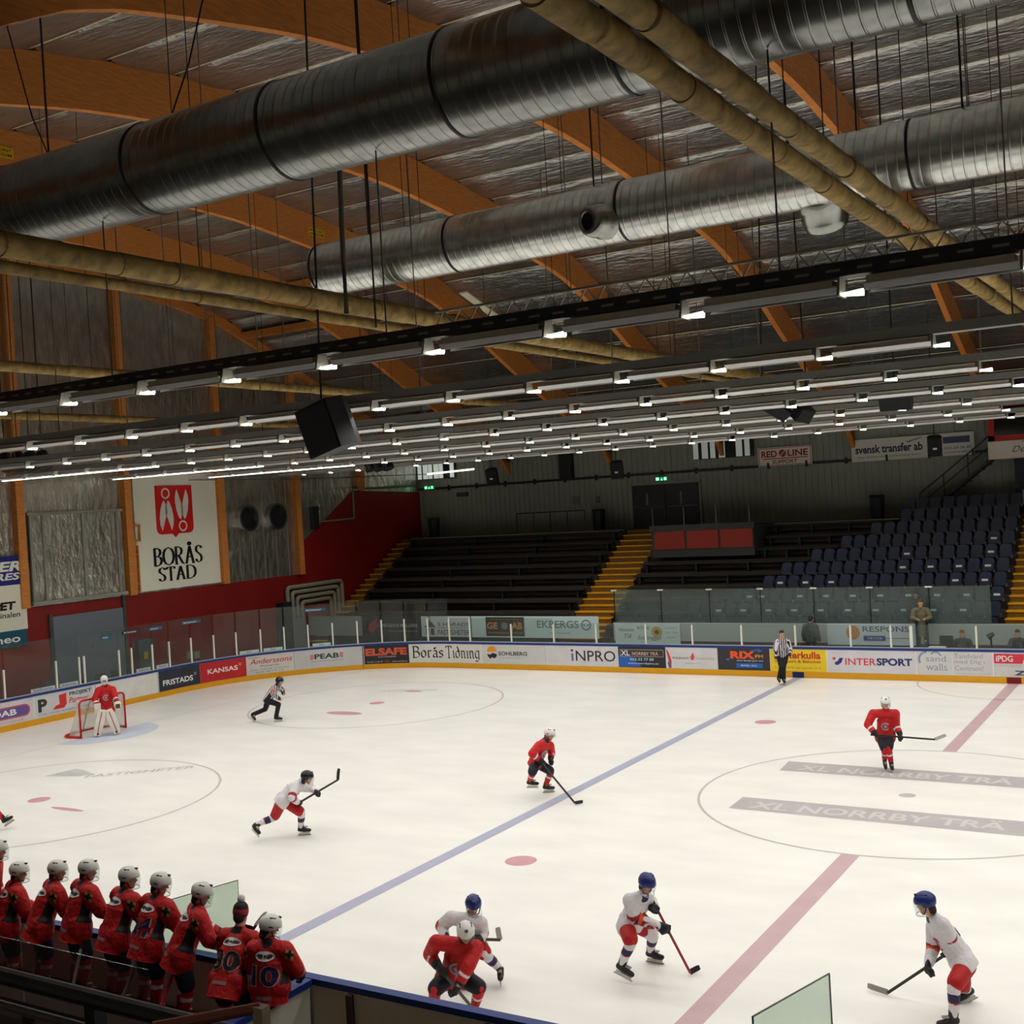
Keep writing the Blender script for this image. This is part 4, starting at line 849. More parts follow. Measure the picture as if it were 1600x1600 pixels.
# ------------------------------------------------------------------ people
JN = ['head','neck','shR','shL','elR','haR','elL','haL','pel','knR','anR','knL','anL']
POSES = {
 'referee': [(-21.12,3.29,1.34),(-21.30,3.32,1.19),(-21.27,3.12,1.12),(-21.34,3.49,1.09),(-21.11,2.92,0.99),(-20.95,3.10,0.76),(-21.43,3.73,0.95),(-21.20,3.53,0.86),(-21.56,3.13,0.74),(-21.12,3.17,0.59),(-21.25,3.15,0.17),(-21.82,3.26,0.38),(-22.09,2.94,0.25)],
 'attacker': [(-10.72,-7.22,1.29),(-10.93,-7.23,1.17),(-10.89,-7.43,1.14),(-10.96,-7.08,1.03),(-10.80,-7.65,0.96),(-10.85,-7.40,0.78),(-11.01,-6.81,0.94),(-10.72,-6.93,0.91),(-11.24,-7.47,0.83),(-11.50,-7.46,0.45),(-11.74,-7.81,0.33),(-10.91,-7.28,0.55),(-11.06,-7.14,0.17)],
 'red_mid': [(-7.55,-2.32,1.40),(-7.58,-2.52,1.29),(-7.62,-2.72,1.22),(-7.54,-2.37,1.15),(-7.68,-2.97,1.08),(-7.53,-2.80,0.86),(-7.61,-2.19,0.92),(-7.49,-2.47,0.83),(-7.82,-2.61,0.80),(-7.67,-3.02,0.66),(-7.90,-2.77,0.39),(-7.58,-2.33,0.54),(-7.78,-2.26,0.17)],
 'red_circle': [(-0.87,2.02,1.62),(-0.90,2.10,1.40),(-1.17,2.00,1.37),(-0.68,2.12,1.37),(-1.27,1.84,1.13),(-1.05,1.73,0.92),(-0.70,2.20,1.09),(-0.56,2.02,0.86),(-0.99,2.28,0.80),(-0.91,1.88,0.57),(-1.00,2.16,0.23),(-0.83,1.89,0.59),(-0.82,2.05,0.17)],
 'linesman': [(-7.21,13.52,1.73),(-7.25,13.65,1.54),(-7.40,13.52,1.48),(-7.08,13.72,1.46),(-7.43,13.38,1.22),(-7.40,13.34,0.89),(-7.02,13.77,1.17),(-7.01,13.55,0.94),(-7.30,13.69,0.96),(-7.25,13.38,0.61),(-7.38,13.43,0.20),(-7.18,13.40,0.61),(-7.21,13.45,0.17)],
 'white_back': [(-3.12,-12.39,1.21),(-3.23,-12.38,1.00),(-3.41,-12.54,1.05),(-3.03,-12.37,0.97),(-3.64,-12.48,0.88),(-3.41,-12.69,0.81),(-3.12,-12.19,0.75),(-2.98,-12.47,0.77),(-3.39,-12.12,0.53),(-3.24,-12.55,0.52),(-3.42,-12.36,0.17),(-3.00,-12.36,0.54),(-2.93,-12.08,0.22)],
 'red_near': [(-2.50,-13.51,1.29),(-2.63,-13.45,1.10),(-2.89,-13.64,1.16),(-2.45,-13.37,1.06),(-3.08,-13.55,0.94),(-2.82,-13.70,0.85),(-2.41,-13.62,0.91),(-2.54,-13.73,0.64),(-2.88,-13.30,0.59),(-2.87,-13.76,0.59),(-3.03,-13.60,0.21),(-2.43,-13.37,0.53),(-2.63,-13.23,0.17)],
 'white_mid': [(-0.94,-11.23,1.42),(-1.06,-11.17,1.22),(-1.17,-11.35,1.20),(-1.07,-10.99,1.11),(-1.14,-11.25,0.92),(-0.79,-11.14,0.80),(-1.13,-10.73,0.98),(-0.95,-10.99,1.02),(-1.34,-11.07,0.77),(-1.13,-11.47,0.68),(-1.32,-11.41,0.29),(-1.14,-10.74,0.52),(-1.29,-10.53,0.17)],
 'white_right': [(2.74,-10.78,1.47),(2.80,-10.66,1.27),(2.78,-10.52,1.10),(2.95,-10.82,1.24),(2.75,-10.50,0.80),(2.74,-10.79,0.66),(3.02,-10.68,0.99),(2.95,-10.47,0.77),(3.14,-10.62,0.74),(3.07,-10.42,0.33),(3.07,-10.12,0.17),(3.12,-11.06,0.61),(3.07,-11.04,0.17)],
 'goalie': [(-25.68,-0.12,1.79),(-25.75,-0.02,1.58),(-25.87,-0.21,1.47),(-25.59,0.12,1.45),(-25.89,-0.37,1.20),(-25.73,-0.41,0.93),(-25.39,0.04,1.23),(-25.16,-0.07,1.02),(-25.77,-0.03,0.83),(-25.63,-0.41,0.61),(-25.74,-0.46,0.17),(-25.39,-0.17,0.61),(-25.37,-0.02,0.18)],
 'edge': [(-19.10,-9.69,1.97),(-19.08,-9.72,1.72),(-19.06,-9.92,1.65),(-19.03,-9.57,1.54),(-19.03,-9.99,1.29),(-18.85,-9.82,1.09),(-18.95,-9.53,1.19),(-18.71,-9.69,1.08),(-18.87,-9.66,0.97),(-18.75,-9.80,0.56),(-18.95,-9.82,0.17),(-18.59,-9.39,0.64),(-18.34,-9.18,0.23)],
}
UP = Vector((0,0,1))
SKIN = mat('skin', (204,150,120), .55)
HAIRD = mat('hair_dark', (34,26,22), .7)
J_RED = mat('jersey_red', (190,14,16), .65, noise=.15, nscale=14, bump=.6, bscale=11); J_WHITE = mat('jersey_white', (222,218,222), .65, noise=.1, nscale=14, bump=.6, bscale=11)
J_BLACK = mat('jersey_black', (18,16,20), .65); J_NAVY = mat('jersey_navy', (28,26,76), .65); J_DRED = mat('jersey_dark_red', (150,14,18), .65)
J_GOLD = mat('jersey_gold', (170,140,70), .6); J_ORANGE = mat('armband_orange', (226,80,24), .6)
P_NAVY = mat('pants_navy', (18,18,34), .7); P_RED = mat('pants_red', (170,12,16), .65); P_BLACK = mat('trousers_black', (12,12,14), .75)
H_WHITE = mat('helmet_white', (226,224,218), .3); H_BLUE = mat('helmet_blue', (22,38,110), .3); H_BLACK = mat('helmet_black', (20,20,26), .3)
GLV = mat('glove_black', (16,16,20), .6); BOOT = mat('skate_boot', (22,22,22), .45); BLADEH = mat('blade_holder', (196,196,190), .4)
VISOR = glass('visor_glass', (236,240,240), .03)
SOCKS = {'red': [J_RED, J_WHITE], 'white': [J_WHITE, J_NAVY], 'black': [P_BLACK, P_BLACK]}
def V3(p): return Vector(p)
def hand(g, wrist, tip, palm_n, r=.011, curl=1.0, mi=0):
    "palm, four unequal curled fingers and a thumb; palm_n points out of the palm"
    d = (tip-wrist).normalized(); n = (palm_n-palm_n.dot(d)*d); n = n.normalized() if n.length > 1e-3 else d.orthogonal().normalized(); s = d.cross(n)
    k = r/.011
    L = .085*k
    g.cap(wrist, r*2.0, wrist+d*L*.8, r*2.1, s, 1.7)
    for i, (o, ln) in enumerate(((-1.6,.9),(-.55,1.0),(.5,.97),(1.5,.8))):
        b0 = wrist+d*L*.95+s*o*r*1.55; b1 = b0+d*.038*k*ln*(1-.5*curl)+n*.032*k*ln*curl
        b2 = b1+n*.026*k*ln*curl*.6+d*.03*k*ln*(1-1.6*curl); b3 = b2+(-d*.02*k*curl+n*.004+d*.02*k*(1-curl))*ln
        g.cap(b0-d*.015*k, r, b1, r*.95, n=8); g.cap(b1, r*.95, b2, r*.88, n=8); g.cap(b2, r*.88, b3, r*.78, n=8)
    t0 = wrist+d*L*.3-s*r*2.6; t1 = t0-s*r*1.8+d*.03*k+n*.015*k; t2 = t1+n*.028*k+d*.018*k+s*r*.8
    g.cap(t0, r*1.25, t1, r*1.1, n=8); g.cap(t1, r*1.1, t2, r*.9, n=8)
def seg_t(p, a, b_):
    d = b_-a; t = max(0, min(1, (p-a).dot(d)/max(d.length_squared, 1e-9))); return t, (p-(a+d*t)).length
def decal(bvh, name, shapes, fr, m, parent, off=.006):
    "project 2-D shapes on a garment along -fr.n"
    o, r_, u, n = fr; g = G()
    for Vv, F in shapes:
        P = []
        for x, y in Vv:
            q = o+r_*x+u*y+n*.5; h = bvh.ray_cast(q, -n, 1.0)
            P.append((h[0]+n*off) if h[0] is not None else o+r_*x+u*y)
        g.add(P, F)
    return g.build(name, m, parent, normals=False)
def dense(VF, n=1):
    "subdivide flat shapes so that they follow a curved garment"
    V, F = VF; V = list(V); 
    for _ in range(n):
        F2 = []
        for f in F:
            c = len(V); V.append((sum(V[i][0] for i in f)/len(f), sum(V[i][1] for i in f)/len(f)))
            for a, b_ in zip(f, f[1:]+f[:1]):
                mI = len(V); V.append(((V[a][0]+V[b_][0])/2, (V[a][1]+V[b_][1])/2)); F2 += [(a, mI, c), (mI, b_, c)]
        F = F2
    return V, F
def person(label, J, head_dir, kit, group=None, look=None, bare=False, feet=None, seated=False, hem=.1):
    J = {k: V3(J[k]) if not isinstance(J, list) else V3(J[JN.index(k)]) for k in JN}
    h = V3((head_dir[0], head_dir[1], 0)).normalized(); rt = Vector((h.y, -h.x, 0))
    lk = V3(look).normalized() if look else (h*1+Vector((0,0,-.12))).normalized()
    base = Vector((J['pel'].x, J['pel'].y, 0))
    root = thing('person', label, 'person', base, group)
    hd, nk, pl = J['head'], J['neck'], J['pel']
    shd = (J['shR']-J['shL']); shd = shd.normalized() if shd.length > .05 else rt
    hipR, hipL = pl+rt*.1-UP*.02, pl-rt*.1-UP*.02
    spine = (nk-pl).normalized()
    lr = lk.cross(UP).normalized(); lu = lr.cross(lk).normalized()
    Hd = lambda x, y, z: hd + lr*x + lk*y + lu*z
    wrR = J['haR']-(J['haR']-J['elR']).normalized()*.07; wrL = J['haL']-(J['haL']-J['elL']).normalized()*.07
    # body: one continuous skin
    g = G()
    g.cap(Hd(0,-.012,.045), .088, Hd(0,.004,-.04), .074, lr, .92); g.cap(Hd(0,.03,-.07), .045, Hd(0,.055,-.1), .03, lr, 1.2)
    g.cap(Hd(0,.085,.0), .012, Hd(0,.102,-.03), .017); [g.cap(Hd(s*.078,-.01,.0), .016, Hd(s*.082,-.015,-.03), .012) for s in (-1,1)]
    g.cap(Hd(0,-.02,-.06), .058, nk, .062); g.cap(nk-spine*.05, .085, pl, .1, shd, 1.35)
    g.cap(J['shR'], .06, J['shL'], .06)
    for s, hp in (('R', hipR), ('L', hipL)):
        g.cap(J['sh'+s], .058, J['el'+s], .046); g.cap(J['el'+s], .045, wrR if s == 'R' else wrL, .032)
        g.cap(pl, .1, hp, .095); g.cap(hp, .088, J['kn'+s], .06); g.cap(J['kn'+s], .058, J['an'+s], .042)
    if bare:
        for s in 'RL':
            wr = wrR if s == 'R' else wrL; hand(g, wr, J['ha'+s]+(J['ha'+s]-J['el'+s]).normalized()*.05, kit.get('palm', -rt if s == 'R' else rt), .0105, .5)
    me = solid(g, .013 if bare else .017, 3); link('body', me, SKIN, root, True)
    e = G(); [e.cap(Hd(s*.032,.074,.012), .011, Hd(s*.032,.076,.012), .011, n=8) for s in (-1,1)]; e.build('eyes', HAIRD, root, True)
    e = G(); e.cap(Hd(-.022,.083,-.058), .006, Hd(.022,.083,-.058), .006, n=8); e.build('mouth', mat('lips', (150,80,74), .5), root, True)
    # upper garment
    big = kit.get('bulk', 1.0); kind = kit['top']
    g = G()
    g.cap(J['shR']*.86+J['shL']*.14, .098*big, J['shL']*.86+J['shR']*.14, .098*big)
    ch = nk*.62+pl*.38
    g.cap(nk*.84+pl*.16, .105*big, ch, .145*big, shd, 1.28); g.cap(ch, .145*big, pl+spine*.02, .15*big, rt, 1.22)
    g.cap(pl+spine*.05, .15*big, pl-spine*(hem+.12), (.16 if hem > .15 else .148)*big, rt, 1.26)
    for s, hp in (('R', hipR), ('L', hipL)) if kit.get('leg') != 'trousers' else (): g.cap(hp+spine*.05, .145*big, hp+(J['kn'+s]-hp)*.16, .142*big)
    g.cap(nk-spine*.02, .082, nk+(hd-nk)*.3, .07)
    for s in 'RL': g.cap(nk+(hd-nk)*.06, .075, J['sh'+s]*.7+nk*.3, .085*big)
    for s in 'RL':
        wr = wrR if s == 'R' else wrL
        g.cap(J['sh'+s], .1*big, J['el'+s], .086*big); g.cap(J['el'+s], .084*big, wr, .064*big)
    me = solid(g, .016, 3); mats, fn = kit['jersey']
    for v in me.vertices:                      # straight hem
        dv = (v.co-(pl-spine*hem)).dot(spine)
        if dv < 0: v.co -= spine*dv
    me.update()
    bvhm = me
    ctx = dict(J=J, rt=rt, h=h, spine=spine, pl=pl, nk=nk, shd=shd, wrR=wrR, wrL=wrL, hd=hd)
    for m in mats: me.materials.append(m)
    for p in me.polygons: p.material_index = fn(p.center, ctx)
    jo = link('jersey' if kind == 'jersey' else kind, me, [], root, True)
    bvh = BVHTree.FromPolygons([v.co for v in me.vertices], [tuple(p.vertices) for p in me.polygons])
    if kit.get('decals'): kit['decals'](bvh, ctx, jo)
    # trousers / pants
    g = G(); lw = kit.get('leg', 'pants')
    g.cap(hipR, .12, hipL, .12); g.cap(pl+spine*.06, .13, pl, .135, rt, 1.2)
    if lw == 'pants':
        for s, hp in (('R', hipR), ('L', hipL)):
            k_ = J['kn'+s]; e_ = hp+(k_-hp)*.93; g.cap(hp, .13, e_, .112)
        me = solid(g, .017, 3); pm, pf = kit['pants']
        for m in pm: me.materials.append(m)
        for p in me.polygons: p.material_index = pf(p.center, ctx)
        link('hockey_pants', me, [], root, True)
        sk = kit['socks']
        for s in 'RL':
            kn, an = J['kn'+s], J['an'+s]; g = G(); d = (an-kn).normalized(); fwd = (h-h.dot(d)*d).normalized()
            g.cap(kn-d*.01+fwd*.01, .076, kn+d*.08+fwd*.015, .083); g.cap(kn+d*.05+fwd*.015, .083, kn+d*.22+fwd*.005, .074); g.cap(kn+d*.22, .074, an-d*.02, .056)
            me = solid(g, .014, 3)
            for m in sk[0]: me.materials.append(m)
            for p in me.polygons: p.material_index = sk[1](seg_t(p.center, kn, an)[0])
            link('sock', me, [], root, True)
    else:
        for s, hp in (('R', hipR), ('L', hipL)):
            g.cap(hp, .115, J['kn'+s], .085); g.cap(J['kn'+s], .083, J['an'+s]-(J['an'+s]-J['kn'+s]).normalized()*.0, .072)
        me = solid(g, .016, 3); link('trousers', me, kit['trousers'], root, True)
    # skates or shoes
    for s in 'RL':
        an, kn = J['an'+s], J['kn'+s]; sd = (an-kn).normalized()
        if feet and s in feet: fd = V3(feet[s]).normalized()
        elif an.z > .22 and not seated: fd = (h-h.dot(sd)*sd); fd = (fd.normalized()*.8 + h*.2).normalized()
        else: fd = h.copy()
        sole = (-UP - (-UP).dot(fd)*fd).normalized() if abs(fd.z) < .8 else (sd-sd.dot(fd)*fd).normalized()
        side = fd.cross(sole)
        g = G()
        if kit.get('shoes') != 'shoe':
            g.cap(an-sd*.09, .058, an, .054, fd, 1.15); g.cap(an+sole*.04-fd*.03, .05, an+sole*.05+fd*.07, .05); g.cap(an+sole*.055+fd*.05, .047, an+sole*.065+fd*.18, .038, side, 1.1)
            me = solid(g, .013, 2); bo = link('skate', me, BOOT, root, True)
            c = an+sole*.128+fd*.065
            G().obox(c, fd*.12, side*.012, sole*.02).build('blade_holder', BLADEH, bo)
            G().obox(c+sole*.03, fd*.145, side*.003, sole*.01).build('blade', STEEL, bo)
            G().obox(an+sole*.0+fd*.09-sole*.012, fd*.05, side*.022, sole*.012).build('tongue', mat('tongue', (150,148,140), .5), bo)
        else:
            g.cap(an, .048, an+sole*.04+fd*.03, .045); g.cap(an+sole*.04-fd*.02, .042, an+sole*.045+fd*.15, .034, side, 1.15)
            me = solid(g, .014, 2); link('shoe', me, BOOT, root, True)
    # gloves
    if kit.get('gloves'):
        for s in 'RL':
            wr = wrR if s == 'R' else wrL; d = (J['ha'+s]-J['el'+s]).normalized(); g = G()
            g.cap(wr-d*.09, .062, wr-d*.01, .055); 
            pn = kit.get('palm', -UP*.4+h*.2-(rt if s == 'R' else -rt)*.9)
            hand(g, wr, wr+d*.1, V3(pn), .0195, .9)
            me = solid(g, .011, 2); link('glove', me, kit['gloves'], root, True)
    # head gear
    hg = kit.get('head')
    if hg in ('white','blue','black'):
        g = G(); n = 20; rs = []
        for k in range(9):
            a = math.radians(88-14.6*k); rr = math.cos(a); z = math.sin(a)
            ring = []
            for i in range(n):
                t = 2*PI*i/n; y = math.cos(t); x = math.sin(t)
                zz = z
                if z < -.12: zz = max(z, -.12 if y > .35 else (-.62 if abs(x) > .5 else -.55))
                bump = 1+.03*math.cos(4*t)*(1 if .2 < z < .9 else 0)
                ring.append(Hd(x*rr*.118*bump, -.012+y*max(rr,.9 if z < -.12 else rr)*.142*bump, .035+zz*.124))
            rs.append(ring)
        hm = {'white': H_WHITE, 'blue': H_BLUE, 'black': H_BLACK}[hg]
        ho = g.rings(rs, 0, True).build('helmet', hm, root, True)
        vm = BLACK if hg == 'white' else mat('vent_dark', (10,14,40), .5)
        for s in (-1,1):
            G().obox(Hd(s*.07,-.02,.126), lk*.035, lr*.012, lu*.008).build('vent', vm, ho); G().obox(Hd(s*.113,-.03,.03), lk*.03, lu*.008, lr*.004).build('vent', vm, ho)
        G().obox(Hd(0,.07,.132), lk*.03, lr*.02, lu*.008).build('vent', vm, ho)
        G().tube([Hd(-.1,.0,-.03), Hd(-.07,.04,-.11), Hd(0,.06,-.13), Hd(.07,.04,-.11), Hd(.1,0,-.03)], .008, 6).build('chin_strap', BLACK, ho)
        if kit.get('visor'):
            low = -.12 if kit['visor'] == 'full' else -.05; rs = []
            for z in (.045, (low+.045)/2, low):
                rs.append([Hd(.12*math.sin(t), -.012+.152*math.cos(t), z) for t in [-1.25+2.5*i/12 for i in range(13)]])
            G().rings(rs, 0, False, False).build('visor', VISOR, ho, True)
            if kit['visor'] == 'full':
                G().tube([Hd(.12*math.sin(t), -.012+.152*math.cos(t), low) for t in [-1.25+2.5*i/12 for i in range(13)]], .006, 6).build('visor_edge', mat('visor_edge', (196,200,200), .3), ho)
    if hg in ('white','blue','black'):
        g = G(); g.cap(Hd(0,-.055,-.03), .07, Hd(0,-.07,-.1), .055, lr, 1.1); me = solid(g, .013, 2); link('hair', me, HAIRD, root, True)
    if hg == 'hair' or kit.get('hair'):
        g = G(); g.cap(Hd(0,-.025,.06), .092, Hd(0,-.05,-.01), .08, lr, .95); g.cap(Hd(0,.045,.095), .035, Hd(0,-.02,.1), .06, lr, 1.4)
        if kit.get('hair') == 'long': g.cap(Hd(0,-.07,-.02), .07, Hd(0,-.07,-.13), .055, lr, 1.3)
        me = solid(g, .013, 3); link('hair', me, kit.get('haircol', HAIRD), root, True)
    if kit.get('extra'): kit['extra'](root, ctx, Hd, bvh)
    return root
def stick(label, top, hands, heel, toe, col=(30,28,26), blade=(16,16,18), tape=None):
    top, heel, toe = V3(top), V3(heel), V3(toe); d = (heel-top).normalized()
    t = thing('hockey_stick', label, 'hockey stick', (top+heel)/2, 'hockey sticks')
    s = d.cross(UP); s = s.normalized() if s.length > .05 else Vector((1,0,0)); u = s.cross(d)
    G().obox((top+heel)/2, (heel-top)/2, s*.014, u*.018).build('shaft', mat('shaft_%d_%d_%d' % col, col, .4), t)
    b_ = (toe-heel); L = b_.length; bd = b_.normalized(); ht = (-d - (-d).dot(bd)*bd); ht = ht.normalized()*.038; th = bd.cross(ht).normalized()*.006
    g = G(); rs = []
    for k in range(6):
        q = k/5; c = heel+b_*q+th*4*q*q+ht*.2; sc = .8 if k == 5 else 1
        rs.append([c-ht*sc-th, c-ht*sc+th, c+ht*sc+th, c+ht*sc-th])
    g.rings(rs).build('blade', mat('blade_%d_%d_%d' % blade, blade, .5), t)
    G().obox(top, d*.05, s*.017, u*.021).build('grip', mat('tape', (180,178,170) if tape else (20,20,20), .7), t)
    return t

# jersey painting -----------------------------------------------------
def arm_of(c, x):
    best = None
    for s in 'RL':
        for nm, a, b_ in (('up','sh','el'),('fo','el','wr')):
            B = x['wr'+s] if b_ == 'wr' else x['J'][b_+s]
            t, dd = seg_t(c, x['J'][a+s], B)
            if best is None or dd < best[0]: best = (dd, nm, s, t)
    return best
def torso_d(c, x): return seg_t(c, x['nk'], x['pl'])
def red_jersey(c, x):
    dd, nm, s, t = arm_of(c, x); tt, td = torso_d(c, x)
    if dd < td*.62:
        if nm == 'fo' and t > .85: return 1
        side = (c-x['pl']).dot(x['h'])
        if nm == 'fo' and abs(t-.45) < .08: return 2
        return 0
    if tt < .06 and (c-x['nk']).length < .1: return 1
    if .3 < tt < .85 and abs((c-(x['nk']+(x['pl']-x['nk'])*tt)).dot(x['shd'])) > .188: return 1
    return 0
def white_jersey(c, x):
    dd, nm, s, t = arm_of(c, x); tt, td = torso_d(c, x)
    if dd < td*.62:
        if nm == 'up' and .72 < t < .98: return 1
        if nm == 'fo' and t < .16: return 2
        if nm == 'fo' and .16 < t < .34: return 3
        return 0
    if tt < .06 and (c-x['nk']).length < .1: return 2
    if tt > .985 and seg_t(c, x['nk'], x['pl'])[0] >= 1 and (c-x['pl']).dot(x['spine']) < -.17: return 1
    return 0
def ref_jersey(band):
    def f(c, x):
        dd, nm, s, t = arm_of(c, x); tt, td = torso_d(c, x)
        if dd < td*.62:
            if band and nm == 'up' and .6 < t < .95: return 2
            if nm == 'fo' and t > .85: return 1
            ax = (x['J']['el'+s]-x['J']['sh'+s]).normalized(); u = x['h']
            return int(((c-x['J']['sh'+s]).dot(u-u.dot(ax)*ax)+5)/.032) % 2
        if (c-x['nk']).length < .1: return 1
        return int(((c-x['pl']).dot(x['rt'])+5)/.036) % 2
    return f
def frame_back(x, up=.0, off=0.):
    u = x['spine']; n = -(x['shd'].cross(u)); n = n.normalized()
    if n.dot(x['h']) > 0: n = -n
    r_ = u.cross(n); r_ = -r_ if r_.dot(x['rt']) < 0 else r_
    return (x['nk']*(1-.45)+x['pl']*.45 + u*up + r_*off, r_, u, n)
def frame_front(x, up=.0, off=0.):
    o, r_, u, n = frame_back(x, up, off); return (o, -r_, u, -n)
def crest(bvh, x, jo):
    f = frame_front(x, -.02)
    decal(bvh, 'chest_crest', [dense(ringshape(0,0,.085,.035,14,.6,5.6), 0), dense(oval(0,0,.04,.04,10))], f, mat('crest_grey', (150,150,160), .6), jo)
def shoulder_patches(bvh, x, jo):
    for s in 'RL':
        J = x['J']; p = J['sh'+s]*.72+J['el'+s]*.28; n = (-x['h']*.75+(x['rt'] if s == 'R' else -x['rt'])*.5+UP*.35).normalized()
        u = (J['sh'+s]-J['el'+s]).normalized(); u = (u-u.dot(n)*n).normalized(); r_ = u.cross(n)
        decal(bvh, 'shoulder_patch', [dense(polyg([(-.065,0),(0,-.085),(.065,0),(0,.085)]), 2)], (p, r_, u, n), J_GOLD, jo, .008)
        decal(bvh, 'patch_cross', [dense(polyg([(-.045,-.015),(-.03,-.05),(.045,.015),(.03,.05)])), dense(polyg([(-.045,.015),(-.03,.05),(.045,-.015),(.03,-.05)]))], (p, r_, u, n), J_BLACK, jo, .013)
def back_number(num, oval_=True):
    def f(bvh, x, jo):
        shoulder_patches(bvh, x, jo)
        fr = frame_back(x, .0)
        if oval_:
            decal(bvh, 'back_oval', [dense(oval(0,.13,.13,.055,20), 1)], fr, J_WHITE, jo, .008)
            decal(bvh, 'oval_mark', [rect(-.09,-.02,.115,.15), rect(-.005,.03,.12,.145), rect(.04,.095,.115,.15)], fr, J_BLACK, jo, .013)
        if num:
            w_ = .085*len(num)
            decal(bvh, 'number_outline', [dense(fit(text_mesh(num, .06), -w_-.012,w_+.012,-.222,.032), 0)], fr, mat('num_pale', (214,170,160), .6), jo, .008)
            decal(bvh, 'back_number', [dense(fit(text_mesh(num, .03), -w_,w_,-.21,.02), 0)], fr, J_NAVY if num != '30' else J_BLACK, jo, .013)
        decal(bvh, 'hem_strip', [dense(rect(-.1,.1,-.37,-.33), 1)], fr, mat('hem_pale', (150,120,130), .6), jo, .008)
    return f
def white_marks(bvh, x, jo):
    for fr in (frame_back(x, .05), ):
        decal(bvh, 'back_patch', [dense(rect(-.1,-.04,-.12,.0), 1), dense(rect(.02,.1,-.14,-.02), 1)], fr, J_NAVY, jo, .008)
        decal(bvh, 'hem_patch', [dense(rect(-.02,.1,-.36,-.27), 1)], fr, J_ORANGE, jo, .008)
    f = frame_front(x, -.02)
    decal(bvh, 'chest_crest', [dense(ringshape(0,0,.08,.03,14,.4,5.4), 0), dense(oval(0,0,.04,.05,10))], f, J_DRED, jo)
def sockf(kind):
    if kind == 'red': return ([J_RED, J_WHITE], lambda t: 1 if .3 < t < .42 else 0)
    return ([J_WHITE, J_NAVY, J_DRED], lambda t: 1 if .26 < t < .5 else (2 if .5 <= t < .55 else 0))
def pantsf(kind):
    if kind == 'navy': return ([P_NAVY, J_WHITE], lambda c, x: 0)
    return ([P_RED, J_WHITE], lambda c, x: 1 if kind == 'panel' and abs((c-x['pl']).dot(x['rt'])) > .17 and c.z < x['pl'].z-.14 else 0)
def kit_red(**k):
    d = dict(top='jersey', jersey=([J_RED, J_BLACK, J_WHITE], red_jersey), pants=pantsf('navy'), socks=sockf('red'), gloves=GLV, head='white', visor='half', decals=crest, bulk=1.08); d.update(k); return d
def kit_white(**k):
    d = dict(top='jersey', jersey=([J_WHITE, J_DRED, J_NAVY, J_ORANGE], white_jersey), pants=pantsf('panel'), socks=sockf('white'), gloves=GLV, head='blue', visor='half', decals=white_marks, bulk=1.05); d.update(k); return d
def kit_ref(band, **k):
    d = dict(top='jersey', jersey=([J_WHITE, J_BLACK, J_ORANGE], ref_jersey(band)), leg='trousers', trousers=P_BLACK, head='black', visor='half'); d.update(k); return d
RD_ = Vector((.854,.52,0)); DD = Vector((-.52,.854,0))      # two directions over the ice
P_ = POSES
person('referee in a striped shirt with orange armbands skating near the far corner', P_['referee'], RD_, kit_ref(True), bare=True, look=(.8,.3,-.15))
person('player in white and red skating with a raised stick left of the blue line', P_['attacker'], RD_, kit_white(head='black', visor='full'), look=(.85,.45,-.2))
person('player in red with a white helmet leaning on a stick at the blue line', P_['red_mid'], RD_, kit_red(), look=(.85,.2,-.25))
person('player in red and navy gliding inside the centre circle with a level stick', P_['red_circle'], (.35,-.94), kit_red(), look=(.35,-.9,-.15))
person('linesman in a striped shirt and black trousers standing at the far boards', P_['linesman'], (.45,-.9), kit_ref(False, head=None, hair='short'), bare=True, look=(.5,-.85,-.1))
person('player in white with a blue helmet behind the red player near the boards', P_['white_back'], (.5,-.86), kit_white(visor='full', pants=pantsf('red')), look=(.6,-.75,-.35))
person('player in red with a white helmet crouching at the near boards', P_['red_near'], (.55,-.83), kit_red(), look=(.55,-.7,-.5))
person('player in white bending over a red stick left of the red line', P_['white_mid'], (.95,.0), kit_white(visor='full', pants=pantsf('panel')), look=(.75,-.3,-.35))
person('player in white and red pants bending forward at the right edge', P_['white_right'], -RD_, kit_white(visor='full', pants=pantsf('red')), look=(-.9,-.3,-.2), feet={'R': (-.6,-.4,-.3)})
person('player in red at the left edge of whom only one leg and skate show', P_['edge'], RD_, kit_red())
